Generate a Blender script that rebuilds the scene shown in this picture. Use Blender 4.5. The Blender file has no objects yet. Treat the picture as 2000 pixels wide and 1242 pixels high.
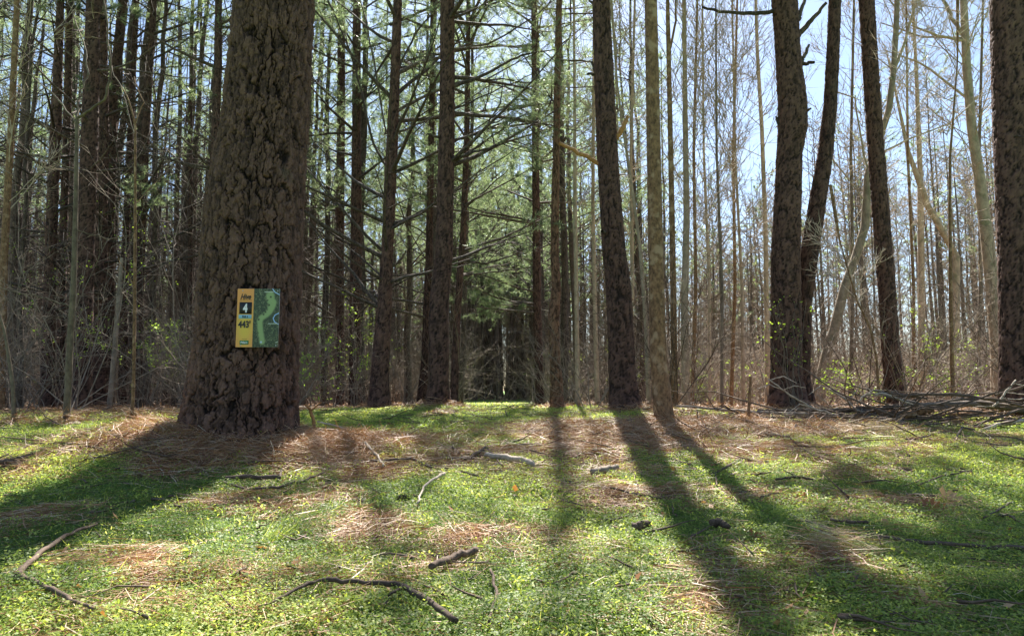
import bpy, math
import numpy as np
from mathutils import Vector

# ------------------------------------------------------------------ camera, sky, sun, exposure
F = 1350.0; CX = 1000.0; CY = 621.0; HOR = 760.0; CAMZ = 0.55
PITCH = math.atan((HOR - CY) / F)
SUN_AZ = math.radians(4.5); SUN_EL = math.radians(50)
sc = bpy.context.scene
col = sc.collection
cam = bpy.data.objects.new('camera', bpy.data.cameras.new('camera'))
col.objects.link(cam)
cam.location = (0, 0, CAMZ)
cam.rotation_euler = (math.pi / 2 + PITCH, 0, 0)
cam.data.sensor_width = 36; cam.data.lens = 36 * F / 2000
cam.data.clip_start = 0.05; cam.data.clip_end = 2000
sc.camera = cam
world = bpy.data.worlds.new('World'); sc.world = world; world.use_nodes = True
wn = world.node_tree.nodes; wl = world.node_tree.links
sky = wn.new('ShaderNodeTexSky'); sky.sky_type = 'NISHITA'; sky.sun_disc = False
sky.sun_elevation = SUN_EL; sky.sun_rotation = SUN_AZ
sky.air_density = 1.0; sky.dust_density = .5; sky.ozone_density = 1.5
wl.new(sky.outputs[0], wn['Background'].inputs[0]); wn['Background'].inputs[1].default_value = 0.051
sl = bpy.data.lights.new('sun', 'SUN'); sl.energy = 5.0; sl.angle = math.radians(0.55); sl.color = (1.0, 0.95, 0.87)
sun = bpy.data.objects.new('sun', sl); col.objects.link(sun)
sd = Vector((math.sin(SUN_AZ) * math.cos(SUN_EL), math.cos(SUN_AZ) * math.cos(SUN_EL), math.sin(SUN_EL)))
sun.rotation_euler = sd.to_track_quat('Z', 'Y').to_euler(); sun.location = (2, 10, 30)
vs = sc.view_settings; vs.view_transform = 'Standard'; vs.look = 'None'; vs.gamma = 1; vs.use_curve_mapping = False
vs.exposure = 2.15
sc.cycles.max_bounces = 6; sc.cycles.diffuse_bounces = 3; sc.cycles.transmission_bounces = 4
sc.cycles.use_denoising = True

# ------------------------------------------------------------------ numeric helpers
def hsh(i, j, s=0):
    i = np.asarray(i, dtype=np.int64); j = np.asarray(j, dtype=np.int64)
    h = (i * 374761393 + j * 668265263 + s * 2246822519) & 0xFFFFFFFF
    h = ((h ^ (h >> 13)) * 1274126177) & 0xFFFFFFFF
    h = ((h ^ (h >> 16)) * 2654435761) & 0xFFFFFFFF
    return ((h ^ (h >> 15)) & 0xFFFFFF) / float(0xFFFFFF)
def vnoise(x, y, s=0, px=None):
    xi = np.floor(x).astype(np.int64); yi = np.floor(y).astype(np.int64)
    fx = x - xi; fy = y - yi
    fx = fx * fx * (3 - 2 * fx); fy = fy * fy * (3 - 2 * fy)
    a, b = (xi, xi + 1) if px is None else (xi % px, (xi + 1) % px)
    return (hsh(a, yi, s) * (1 - fx) + hsh(b, yi, s) * fx) * (1 - fy) + (hsh(a, yi + 1, s) * (1 - fx) + hsh(b, yi + 1, s) * fx) * fy
def fbm(x, y, s=0, o=4):
    v = 0; a = .5; t = 0
    for k in range(o):
        v = v + a * vnoise(x * 2 ** k + k * 17.3, y * 2 ** k - k * 9.1, s + k); t += a; a *= .5
    return v / t
def sstep(a, b, x):
    t = np.clip((x - a) / (b - a), 0, 1); return t * t * (3 - 2 * t)

PR = np.array([0, 1.5, 2.6, 3.4, 4.2, 5, 7, 9, 12, 16, 30, 60, 3000.])
PZ = np.array([0, .0, .05, .10, .16, .20, .25, .265, .22, .13, .0, -.05, -.05])
def gh(x, y):
    x = np.asarray(x, float); y = np.asarray(y, float)
    r = np.hypot(x * .8, y)
    z = np.interp(r, PR, PZ)
    near = np.exp(-(r / 30) ** 2)
    z = z + near * ((fbm(x * .8, y * .8, 3, 3) - .5) * .07 + (fbm(x * 3.1, y * 3.1, 7, 2) - .5) * .045 + (vnoise(x * 9, y * 9, 11) - .5) * .012)
    d2 = (x + 1.83) ** 2 + (y - 4.45) ** 2
    z = z + .11 * np.exp(-d2 / .55) 
    z = z + .07 * np.exp(-(((x + 2.2) / .35) ** 2 + ((y - 4.1) / .28) ** 2))
    for mx, my, mh, mr in ((1.25, 5.7, .05, .6), (-1.0, 9.4, .06, .6), (1.7, 7.9, .06, .6), (3.6, 8.4, .06, .7), (-.95, 4.3, .04, .5)):
        z = z + mh * np.exp(-((x - mx) ** 2 + (y - my) ** 2) / mr ** 2)
    return z
def ray(px, py):
    a = (np.asarray(px, float) - CX) / F; b = (CY - np.asarray(py, float)) / F
    c, s = math.cos(PITCH), math.sin(PITCH)
    return a, c - b * s, s + b * c
def pix(px, py, D):
    a, yy, zz = ray(px, py)
    return np.array([a / yy * D, D, CAMZ + zz / yy * D])
def onground(px, py):
    a, yy, zz = ray(px, py)
    prev = 1.0
    for t in np.arange(1.0, 60, .02):
        if CAMZ + zz / yy * t < gh(a / yy * t, t): return np.array([a / yy * t, t, float(gh(a / yy * t, t))])
    return np.array([a / yy * 30, 30, 0.])

# ------------------------------------------------------------------ mesh helpers
def make_mesh(name, V, quads=None, tris=None, v=None, smooth=False, colr=None):
    me = bpy.data.meshes.new(name)
    nq = 0 if quads is None else len(quads); nt = 0 if tris is None else len(tris)
    me.vertices.add(len(V)); me.vertices.foreach_set('co', np.ascontiguousarray(V, dtype=np.float32).ravel())
    loops = []; starts = []
    if nq: loops.append(np.asarray(quads).ravel()); starts.append(np.arange(nq) * 4)
    if nt: loops.append(np.asarray(tris).ravel()); starts.append(nq * 4 + np.arange(nt) * 3)
    L = np.concatenate(loops).astype(np.int32); S = np.concatenate(starts).astype(np.int32)
    me.loops.add(len(L)); me.loops.foreach_set('vertex_index', L)
    me.polygons.add(len(S)); me.polygons.foreach_set('loop_start', S)
    me.update(calc_edges=True)
    if smooth: me.polygons.foreach_set('use_smooth', np.ones(len(S), dtype=bool))
    if v is not None:
        at = me.attributes.new('v', 'FLOAT', 'POINT'); at.data.foreach_set('value', np.asarray(v, dtype=np.float32))
    if colr is not None:
        at = me.attributes.new('print', 'FLOAT_COLOR', 'POINT'); at.data.foreach_set('color', np.asarray(colr, dtype=np.float32).ravel())
    me.validate()
    return me
class Geo:
    def __init__(s): s.V = []; s.Q = []; s.T = []; s.A = []; s.n = 0
    def add(s, V, Q=None, T=None, a=None):
        V = np.asarray(V, float).reshape(-1, 3)
        if Q is not None: s.Q.append(np.asarray(Q) + s.n)
        if T is not None: s.T.append(np.asarray(T) + s.n)
        s.A.append(np.full(len(V), .5) if a is None else np.asarray(a, float)); s.V.append(V); s.n += len(V)
    def mesh(s, name, smooth=False):
        return make_mesh(name, np.concatenate(s.V), np.concatenate(s.Q) if s.Q else None, np.concatenate(s.T) if s.T else None, np.concatenate(s.A), smooth)
    def tubes(s, P, R, sides=4, a=None):
        """P (n,k,3), R (n,k)"""
        P = np.asarray(P, float); R = np.asarray(R, float); n, k, _ = P.shape
        if n == 0: return
        T = np.gradient(P, axis=1); T /= np.linalg.norm(T, axis=2, keepdims=True) + 1e-9
        ref = np.where(np.abs(T[:, :1, 2:3]) > .8, np.array([1., 0, 0]), np.array([0, 0, 1.]))
        ref = np.broadcast_to(ref, T.shape)
        U = np.cross(T, ref); U /= np.linalg.norm(U, axis=2, keepdims=True) + 1e-9
        W = np.cross(T, U)
        th = np.arange(sides) / sides * 2 * math.pi
        V = P[:, :, None, :] + R[:, :, None, None] * (np.cos(th)[None, None, :, None] * U[:, :, None, :] + np.sin(th)[None, None, :, None] * W[:, :, None, :])
        b = (np.arange(n) * k * sides)[:, None, None] + (np.arange(k - 1) * sides)[None, :, None] + np.arange(sides)[None, None, :]
        nx = (np.arange(n) * k * sides)[:, None, None] + (np.arange(k - 1) * sides)[None, :, None] + ((np.arange(sides) + 1) % sides)[None, None, :]
        Q = np.stack([b, nx, nx + sides, b + sides], -1).reshape(-1, 4)
        aa = np.repeat(np.full(n, .5) if a is None else a, k * sides)
        s.add(V, Q, None, aa)
        if sides == 4:
            e = np.arange(n)[:, None] * k * sides
            s.add(np.zeros((0, 3))); s.Q.append(e + np.array([3, 2, 1, 0]) + s.n - n * k * sides)
            s.Q.append(e + (k - 1) * sides + np.array([0, 1, 2, 3]) + s.n - n * k * sides)
    def slivers(s, C, D, L, W, rng, a=None):
        n = len(C); S = np.cross(D, rng.normal(size=(n, 3))); S /= np.linalg.norm(S, axis=1, keepdims=True) + 1e-9
        V = np.stack([C - S * W[:, None] / 2, C + S * W[:, None] / 2, C + D * L[:, None]], 1)
        s.add(V, None, np.arange(n * 3).reshape(-1, 3), np.repeat(rng.random(n) if a is None else a, 3))
    def leaves(s, C, D, S, L, W, a):
        n = len(C); L = L[:, None]; W = W[:, None]; M = C + D * L * .45
        V = np.stack([C, M + S * W / 2, C + D * L, M - S * W / 2], 1)
        s.add(V, np.arange(n * 4).reshape(-1, 4), None, np.repeat(a, 4))
def unit(a): return a / (np.linalg.norm(a, axis=-1, keepdims=True) + 1e-9)
def tag(o, label=None, cat=None, group=None, kind=None):
    if label: o['label'] = label
    if cat: o['category'] = cat
    if group: o['group'] = group
    if kind: o['kind'] = kind
    return o
def link(name, me, mat=None, parent=None):
    o = bpy.data.objects.new(name, me); col.objects.link(o)
    if mat is not None and me is not None and not me.materials: me.materials.append(mat)
    if parent is not None: o.parent = parent
    return o
def empty(name, loc, label, cat, group=None):
    o = bpy.data.objects.new(name, None); col.objects.link(o); o.location = loc; o.empty_display_size = .2
    return tag(o, label, cat, group)

# ------------------------------------------------------------------ materials
def nm(name):
    m = bpy.data.materials.new(name); m.use_nodes = True
    return m, m.node_tree.nodes, m.node_tree.links, m.node_tree.nodes['Principled BSDF']
def ramp(N, stops):
    r = N.new('ShaderNodeValToRGB'); e = r.color_ramp.elements
    while len(e) < len(stops): e.new(.5)
    for k, (p, c) in enumerate(stops): e[k].position = p; e[k].color = (*c, 1)
    return r
def mat_leaf(name, cols, trans=.45, rough=.5, tcol=1.0, spec=.4, tint=(1.5, 1.45, .8)):
    m, N, Lk, P = nm(name)
    at = N.new('ShaderNodeAttribute'); at.attribute_name = 'v'
    n = len(cols); r = ramp(N, [(k / max(1, n - 1), c) for k, c in enumerate(cols)])
    Lk.new(at.outputs['Fac'], r.inputs[0]); Lk.new(r.outputs[0], P.inputs['Base Color'])
    P.inputs['Roughness'].default_value = rough; P.inputs['Specular IOR Level'].default_value = spec
    if trans > 0:
        t = N.new('ShaderNodeBsdfTranslucent'); mx = N.new('ShaderNodeMixShader'); mx.inputs[0].default_value = trans
        mu = N.new('ShaderNodeMix'); mu.data_type = 'RGBA'; mu.blend_type = 'MULTIPLY'; mu.inputs[0].default_value = 1
        Lk.new(r.outputs[0], mu.inputs[6]); mu.inputs[7].default_value = (tint[0] * tcol, tint[1] * tcol, tint[2] * tcol, 1)
        Lk.new(mu.outputs[2], t.inputs[0])
        out = N['Material Output']
        Lk.new(P.outputs[0], mx.inputs[1]); Lk.new(t.outputs[0], mx.inputs[2]); Lk.new(mx.outputs[0], out.inputs[0])
    return m
def mat_bark(name, dark, light, scale=1.0, plates=True, attr=False, bump=.6, extra=None, rnd=.25, af=.6):
    m, N, Lk, P = nm(name)
    tc = N.new('ShaderNodeTexCoord'); mp = N.new('ShaderNodeMapping'); Lk.new(tc.outputs['Object'], mp.inputs[0])
    mp.inputs['Scale'].default_value = (scale, scale, scale * (.38 if plates else .6))
    n1 = N.new('ShaderNodeTexNoise'); n1.inputs['Scale'].default_value = 9; n1.inputs['Detail'].default_value = 8; n1.inputs['Roughness'].default_value = .65
    Lk.new(mp.outputs[0], n1.inputs[0])
    r = ramp(N, [(.2, dark), (.46, tuple(.42 * c for c in light)), (.82, tuple(1.5 * c for c in light))] if attr else [(.3, dark), (.68, light)])  # attr ramp: near-black crevices and lightened plate tops carry relief shading as colour
    hsrc = n1.outputs[0]
    if attr:
        at = N.new('ShaderNodeAttribute'); at.attribute_name = 'v'
        ad = N.new('ShaderNodeMath'); ad.operation = 'MULTIPLY_ADD'; Lk.new(at.outputs['Fac'], ad.inputs[0]); ad.inputs[1].default_value = af
        s2 = N.new('ShaderNodeMath'); s2.operation = 'MULTIPLY_ADD'; Lk.new(n1.outputs[0], s2.inputs[0]); s2.inputs[1].default_value = .8; s2.inputs[2].default_value = .3 - af * .95
        Lk.new(s2.outputs[0], ad.inputs[2]); Lk.new(ad.outputs[0], r.inputs[0])
    elif plates:
        vo = N.new('ShaderNodeTexVoronoi'); vo.feature = 'DISTANCE_TO_EDGE'; vo.inputs['Scale'].default_value = 22
        mxv = N.new('ShaderNodeMix'); mxv.data_type = 'VECTOR'; mxv.inputs[0].default_value = .12
        Lk.new(mp.outputs[0], mxv.inputs[4]); Lk.new(n1.outputs['Color'], mxv.inputs[5]); Lk.new(mxv.outputs[1], vo.inputs[0])
        cl = N.new('ShaderNodeMapRange'); cl.inputs[1].default_value = 0; cl.inputs[2].default_value = .25; Lk.new(vo.outputs[0], cl.inputs[0])
        ad = N.new('ShaderNodeMath'); ad.operation = 'MULTIPLY_ADD'; Lk.new(cl.outputs[0], ad.inputs[0]); ad.inputs[1].default_value = .3; 
        s2 = N.new('ShaderNodeMath'); s2.operation = 'MULTIPLY_ADD'; Lk.new(n1.outputs[0], s2.inputs[0]); s2.inputs[1].default_value = .8; s2.inputs[2].default_value = 0
        Lk.new(s2.outputs[0], ad.inputs[2]); hsrc = ad.outputs[0]; Lk.new(hsrc, r.inputs[0])
    else:
        Lk.new(n1.outputs[0], r.inputs[0])
    src = r.outputs[0]
    if extra:   # lichen / algae blotches: (colour, scale, threshold)
        n2 = N.new('ShaderNodeTexNoise'); n2.inputs['Scale'].default_value = extra[1]; n2.inputs['Detail'].default_value = 5
        Lk.new(tc.outputs['Object'], n2.inputs[0])
        mr = N.new('ShaderNodeMapRange'); mr.inputs[1].default_value = extra[2]; mr.inputs[2].default_value = extra[2] + .1; mr.inputs[4].default_value = extra[3]
        Lk.new(n2.outputs[0], mr.inputs[0])
        mx = N.new('ShaderNodeMix'); mx.data_type = 'RGBA'; Lk.new(mr.outputs[0], mx.inputs[0]); Lk.new(src, mx.inputs[6]); mx.inputs[7].default_value = (*extra[0], 1)
        src = mx.outputs[2]
    oi = N.new('ShaderNodeObjectInfo'); mr = N.new('ShaderNodeMapRange'); mr.inputs[3].default_value = 1 - rnd; mr.inputs[4].default_value = 1 + rnd
    Lk.new(oi.outputs['Random'], mr.inputs[0])
    hs = N.new('ShaderNodeHueSaturation'); Lk.new(src, hs.inputs['Color']); Lk.new(mr.outputs[0], hs.inputs['Value'])
    Lk.new(hs.outputs[0], P.inputs['Base Color'])
    P.inputs['Roughness'].default_value = .85; P.inputs['Specular IOR Level'].default_value = .25
    bp = N.new('ShaderNodeBump'); bp.inputs['Strength'].default_value = bump; bp.inputs['Distance'].default_value = .012 if plates else .006
    Lk.new(hsrc, bp.inputs['Height']); Lk.new(bp.outputs[0], P.inputs['Normal'])
    return m
M = {}
M['bark_big'] = mat_bark('pine_bark_deep', (.007, .0035, .0028), (.112, .062, .045), 6, True, True, .6, ((.13, .12, .085), 3.5, .66, .3), 0, .5)
M['bark_pine'] = mat_bark('pine_bark', (.007, .004, .003), (.10, .055, .041), 3.5, True, True, .6, ((.10, .095, .06), 3, .64, .25), .18, .45)
M['bark_far'] = mat_bark('pine_bark_grey', (.026, .019, .015), (.125, .095, .076), 1.2, True, False, .7, None, .35)
M['bark_pale'] = mat_bark('smooth_tan_bark', (.18, .14, .10), (.42, .335, .245), 1.6, False, False, .4, ((.10, .12, .06), 5, .58, .6), .25)
M['bark_mossy'] = mat_bark('mottled_bark', (.05, .028, .015), (.30, .175, .09), 4.5, False, False, .8, ((.36, .25, .15), 11, .54, .8), 0)
M['twig'] = mat_bark('grey_twig_bark', (.10, .08, .06), (.27, .215, .165), 1.5, False, False, .2, None, .35)
M['twig_pale'] = mat_bark('pale_twig_bark', (.2, .16, .115), (.48, .39, .295), 1.5, False, False, .2, None, .3)
M['bark_brown'] = mat_bark('reddish_pine_bark', (.02, .01, .006), (.17, .095, .062), 3.5, True, True, .6, None, 0, .4)
M['bark_sapling'] = mat_bark('sapling_bark', (.07, .052, .036), (.2, .155, .105), 3, False, False, .4, None, .1)
M['dead'] = mat_bark('dead_wood', (.04, .028, .02), (.14, .098, .07), 5, False, False, .5, None, .3)
M['dead_pale'] = mat_bark('weathered_wood', (.2, .16, .12), (.45, .38, .3), 6, False, False, .4, None, .2)
M['raw'] = mat_bark('raw_split_wood', (.24, .11, .04), (.5, .27, .11), 6, False, False, .4, None, .1)
M['needle'] = mat_leaf('pine_needles', [(.09, .125, .09), (.17, .215, .14), (.29, .335, .20)], .55, .4, 1.15, .4, (1.4, 1.46, .98))
M['leaf'] = mat_leaf('young_leaves', [(.16, .28, .05), (.25, .38, .06), (.33, .45, .08)], .55, .45)
M['cover'] = mat_leaf('ground_cover_leaves', [(.11, .17, .045), (.24, .32, .075), (.4, .46, .11), (.52, .52, .2)], .5, .5, 1.05, .2)
M['straw'] = mat_leaf('fallen_needles', [(.22, .085, .035), (.36, .175, .08), (.47, .29, .16), (.58, .46, .32)], .2, .5, .6)
M['dry'] = mat_leaf('dry_leaf', [(.28, .11, .04), (.42, .2, .08), (.5, .33, .18)], .3, .6, .7)

# ------------------------------------------------------------------ ground
LIT = []
def blob(px, py, rx, ry, s=1.0):
    c = onground(px, py); a = onground(px, py - ry); b = onground(px, py + ry)
    LIT.append((c[0], (a[1] + b[1]) / 2, rx * c[1] / F, max(.05, (a[1] - b[1]) / 2), s))
for b in ((650, 895, 150, 38, 1.1), (520, 870, 160, 30, 1), (370, 895, 110, 40, .9), (180, 930, 120, 25, .6), (1280, 860, 220, 36, 1.1), (1060, 893, 160, 22, .9), (1430, 835, 240, 24, 1.0), (1500, 880, 160, 18, .7),
          (230, 1115, 170, 40, .75), (690, 1005, 90, 20, .7), (1010, 1085, 150, 26, .55), (1420, 985, 120, 24, .7), (1780, 985, 130, 20, .8), (1640, 1080, 50, 18, .6), (1250, 965, 110, 18, .6),
          (60, 930, 90, 25, .8), (1930, 1190, 90, 45, .6), (1380, 1215, 120, 22, .5), (1850, 870, 130, 8, .6), (1560, 905, 160, 8, .6), (700, 790, 70, 8, .8), (1500, 800, 200, 10, .9), (880, 805, 50, 8, .8), (40, 1150, 60, 30, .4), (560, 985, 90, 16, .5)):
    blob(*b)
def litter(x, y):
    v = np.zeros_like(x, dtype=float)
    wx = x + (fbm(x * 1.7, y * 1.7, 91, 3) - .5) * .9; wy = y + (fbm(x * 1.7, y * 1.7, 93, 3) - .5) * .9
    for cx, cy, rx, ry, s in LIT: v = np.maximum(v, s * np.exp(-(((wx - cx) / rx) ** 2 + ((wy - cy) / ry) ** 2) * .7))
    n = fbm(x * 2.3, y * 2.3, 21, 4); n3 = fbm(x * 5.5 + 9, y * 7.5, 23, 3); v = v * np.clip(.15 + 1.5 * n3, 0, 1.1)
    v = v + (n - .435) * 1.4
    r = np.hypot(x, y)
    # beyond the glade: leaf litter under the trees, green only on the track
    trackd = np.abs(x + .1 + .008 * (y - 9) * 0) / (1.2 + .035 * y)
    far = sstep(10, 13, y) * sstep(.8, 1.5, trackd)
    left = sstep(7.0, 8.2, y - .12 * x) * sstep(-1.8, -3.2, x)
    right = sstep(7.2, 8.5, y) * sstep(1.5, 2.6, x)
    v = np.maximum(v, np.maximum(np.maximum(far, left * .9), right * .85) + (n - .5) * .7)
    return np.clip(v, 0, 1)
def axis(lo, hi, fl, fh, step, grow=1.12):
    a = list(np.arange(fl, fh + 1e-6, step)); s = step
    v = fh
    while v < hi: s *= grow; v += s; a.append(min(v, hi))
    s = step; v = fl; b = []
    while v > lo: s *= grow; v -= s; b.append(max(v, lo))
    return np.array(b[::-1] + a)
xs = axis(-1500, 1500, -4.5, 4.5, .035); ys = axis(-1500, 1500, 1.0, 8, .035)
X, Y = np.meshgrid(xs, ys); Z = gh(X, Y)
nx, ny = len(xs), len(ys)
idx = np.arange(nx * ny).reshape(ny, nx)
Q = np.stack([idx[:-1, :-1], idx[:-1, 1:], idx[1:, 1:], idx[1:, :-1]], -1).reshape(-1, 4)
gm, N, Lk, P = nm('forest_floor')
at = N.new('ShaderNodeAttribute'); at.attribute_name = 'v'
tc = N.new('ShaderNodeTexCoord')
n1 = N.new('ShaderNodeTexNoise'); n1.inputs['Scale'].default_value = 60; n1.inputs['Detail'].default_value = 8; n1.inputs['Roughness'].default_value = .7
Lk.new(tc.outputs['Object'], n1.inputs[0])
r1 = ramp(N, [(.3, (.05, .11, .025)), (.7, (.17, .28, .06))]); r2 = ramp(N, [(.3, (.06, .032, .018)), (.72, (.3, .18, .11))])
Lk.new(n1.outputs[0], r1.inputs[0]); Lk.new(n1.outputs[0], r2.inputs[0])
mx = N.new('ShaderNodeMix'); mx.data_type = 'RGBA'
mr = N.new('ShaderNodeMapRange'); mr.inputs[1].default_value = .3; mr.inputs[2].default_value = .6
Lk.new(at.outputs['Fac'], mr.inputs[0]); Lk.new(mr.outputs[0], mx.inputs[0]); Lk.new(r1.outputs[0], mx.inputs[6]); Lk.new(r2.outputs[0], mx.inputs[7])
Lk.new(mx.outputs[2], P.inputs['Base Color']); P.inputs['Roughness'].default_value = .9; P.inputs['Specular IOR Level'].default_value = .15
bp = N.new('ShaderNodeBump'); bp.inputs['Strength'].default_value = .9; bp.inputs['Distance'].default_value = .02
Lk.new(n1.outputs[0], bp.inputs['Height']); Lk.new(bp.outputs[0], P.inputs['Normal'])
g = link('ground', make_mesh('ground', np.stack([X, Y, Z], -1).reshape(-1, 3), Q, None, litter(X, Y).ravel(), True), gm)
tag(g, kind='structure')

def scatter(rng, n, r0, r1, half=.86, power=1.0):
    """points in the wedge in front of the camera, density falling with distance"""
    u = rng.random(n)
    r = r0 * (r1 / r0) ** u if power == 2 else (r0 + (r1 - r0) * u if power == 1 else np.sqrt(r0 ** 2 + (r1 ** 2 - r0 ** 2) * u))
    x = rng.uniform(-half, half, n) * (r + .35)
    return x, r
rng = np.random.default_rng(5)
cov = Geo()
for n, r0, r1, l0, hh in ((240000, 1.15, 2.7, .0088, .03), (320000, 2.7, 5.4, .0112, .028), (240000, 5.4, 10, .019, .025), (150000, 10, 24, .035, .03)):
    x, y = scatter(rng, n, r0, r1)
    m = fbm(x * 1.3, y * 1.3, 40, 3); lt = litter(x, y)
    keep = rng.random(n) > np.clip((lt - .22) * 1.7, 0, .88)
    if r0 >= 10: keep &= (litter(x, y) < .6)
    x, y, m, lt = x[keep], y[keep], m[keep], lt[keep]; k = len(x)
    clump = fbm(x * 6, y * 6, 50, 2)
    z = gh(x, y) + rng.random(k) ** .7 * hh * (.1 + 1.9 * clump)
    az = rng.uniform(0, 2 * math.pi, k); el = rng.normal(.15, .35, k)
    D = np.stack([np.cos(az) * np.cos(el), np.sin(az) * np.cos(el), np.sin(el)], 1)
    S = unit(np.stack([-np.sin(az), np.cos(az), rng.normal(0, .35, k)], 1))
    L = l0 * rng.uniform(.6, 1.35, k); a = np.clip(.25 + (m - .5) * 1.3 + rng.normal(0, .18, k) + lt * .3 + sstep(2.5, 6, y) * .25, 0, 1)
    cov.leaves(np.stack([x, y, z], 1), D, S, L, L * .62, a)
# taller sprigs and weeds standing out of the carpet
nc = 5200; cx_, cy_ = scatter(rng, nc, 1.2, 7, power=1); ok = litter(cx_, cy_) < .55; cx_, cy_ = cx_[ok], cy_[ok]; nc = len(cx_)
q = 16; i = np.repeat(np.arange(nc), q); k = len(i); hh = rng.uniform(.02, .065, nc)[i]; t = rng.random(k)
x = cx_[i] + rng.normal(0, .012, k) + t * rng.normal(0, .02, nc)[i]; y = cy_[i] + rng.normal(0, .012, k); az = rng.uniform(0, 6.28, k); el = rng.normal(.35, .35, k)
D = np.stack([np.cos(az) * np.cos(el), np.sin(az) * np.cos(el), np.sin(el)], 1); S = unit(np.stack([-np.sin(az), np.cos(az), rng.normal(0, .35, k)], 1)); L = rng.uniform(.006, .014, nc)[i] * (1 + .08 * y)
cov.leaves(np.stack([x, y, gh(x, y) + t * hh], 1), D, S, L, L * rng.uniform(.25, .7, nc)[i], np.clip(rng.normal(.5, .22, nc)[i] + rng.normal(0, .1, k), 0, 1))
nb = 16000; x, y = scatter(rng, nb, 1.2, 8); az = rng.uniform(0, 6.28, nb); el = rng.uniform(.5, 1.4, nb)
cov.slivers(np.stack([x, y, gh(x, y)], 1), np.stack([np.cos(az) * np.cos(el), np.sin(az) * np.cos(el), np.sin(el)], 1), rng.uniform(.03, .075, nb), .0016 * (1 + .25 * y), rng)
tag(link('ground_cover', cov.mesh('ground_cover'), M['cover']), 'carpet of tiny bright green leaves covering the glade floor', 'ground cover', kind='stuff')

def straw(geo, x, y, z, L, W, rng, tilt=.12, az=None, a=None, bend=.3):
    n = len(x); az = rng.uniform(0, 2 * math.pi, n) if az is None else az; el = rng.normal(0, tilt, n)
    D = np.stack([np.cos(az) * np.cos(el), np.sin(az) * np.cos(el), np.sin(el)], 1)
    S = np.stack([-np.sin(az), np.cos(az), np.zeros(n)], 1)
    C = np.stack([x, y, z], 1); b = rng.normal(0, bend, n)[:, None]
    p0 = C - D * L[:, None] / 2; p2 = C + D * L[:, None] / 2; p1 = C + S * L[:, None] * b * .3 + np.array([0, 0, 1.]) * L[:, None] * np.abs(b) * .15
    p0[:, 2] = np.maximum(p0[:, 2], gh(p0[:, 0], p0[:, 1]) + .002); p2[:, 2] = np.maximum(p2[:, 2], gh(p2[:, 0], p2[:, 1]) + .002)
    U = unit(S * .7 + rng.normal(0, .5, (n, 3))); U = U * W[:, None] / 2
    V = np.stack([p0 - U, p0 + U, p1 - U, p1 + U, p2 - U * .4, p2 + U * .4], 1)
    q = np.arange(n)[:, None] * 6
    geo.add(V, np.concatenate([q + np.array([0, 1, 3, 2]), q + np.array([2, 3, 5, 4])]), None, np.repeat(rng.random(n) if a is None else a, 6))
nd = Geo()
for n, r0, r1, w, L0 in ((90000, 1.15, 3.2, .0021, .13), (110000, 3.2, 7, .003, .15), (60000, 7, 14, .005, .18), (30000, 14, 30, .011, .25)):
    x, y = scatter(rng, n, r0, r1); lt = litter(x, y)
    keep = rng.random(n) < np.clip(lt * 1.25 - .1, .09, 1); x, y, lt = x[keep], y[keep], lt[keep]; k = len(x)
    th = fbm(x * 1.1, y * 1.1, 77, 2) * 9
    az = np.where(rng.random(k) < .5, th + rng.normal(0, .45, k), rng.uniform(0, 6.28, k))
    straw(nd, x, y, gh(x, y) + rng.random(k) ** 1.5 * (.012 + .03 * lt), rng.uniform(.6, 1.3, k) * L0, w * rng.uniform(.7, 1.4, k), rng, .14, az)
# deep straw heaped round the big trunk
n = 11000; a = rng.uniform(0, 6.28, n); r = np.abs(rng.normal(0, .38, n)) + .3
x = -1.83 + r * np.cos(a) * 1.1; y = 4.45 + r * np.sin(a); ok = y < 4.8; x, y = x[ok], y[ok]; k = len(x)
straw(nd, x, y, gh(x, y) + rng.random(k) * .05, rng.uniform(.1, .2, k), rng.uniform(.0018, .003, k), rng, .35)
n = 5500; x = rng.normal(-.95, .38, n); y = rng.normal(4.35, .32, n)
straw(nd, x, y, gh(x, y) + rng.random(n) * .05, rng.uniform(.1, .2, n), rng.uniform(.0018, .003, n), rng, .35)
n = 9000; x = rng.normal(1.35, .75, n); y = rng.normal(5.3, .4, n)
straw(nd, x, y, gh(x, y) + rng.random(n) * .06, rng.uniform(.1, .22, n), rng.uniform(.002, .0032, n), rng, .35)
tag(link('needle_litter', nd.mesh('needle_litter'), M['straw']), 'scattered fallen pine needles lying through the green carpet', 'pine straw', kind='stuff')

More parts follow.
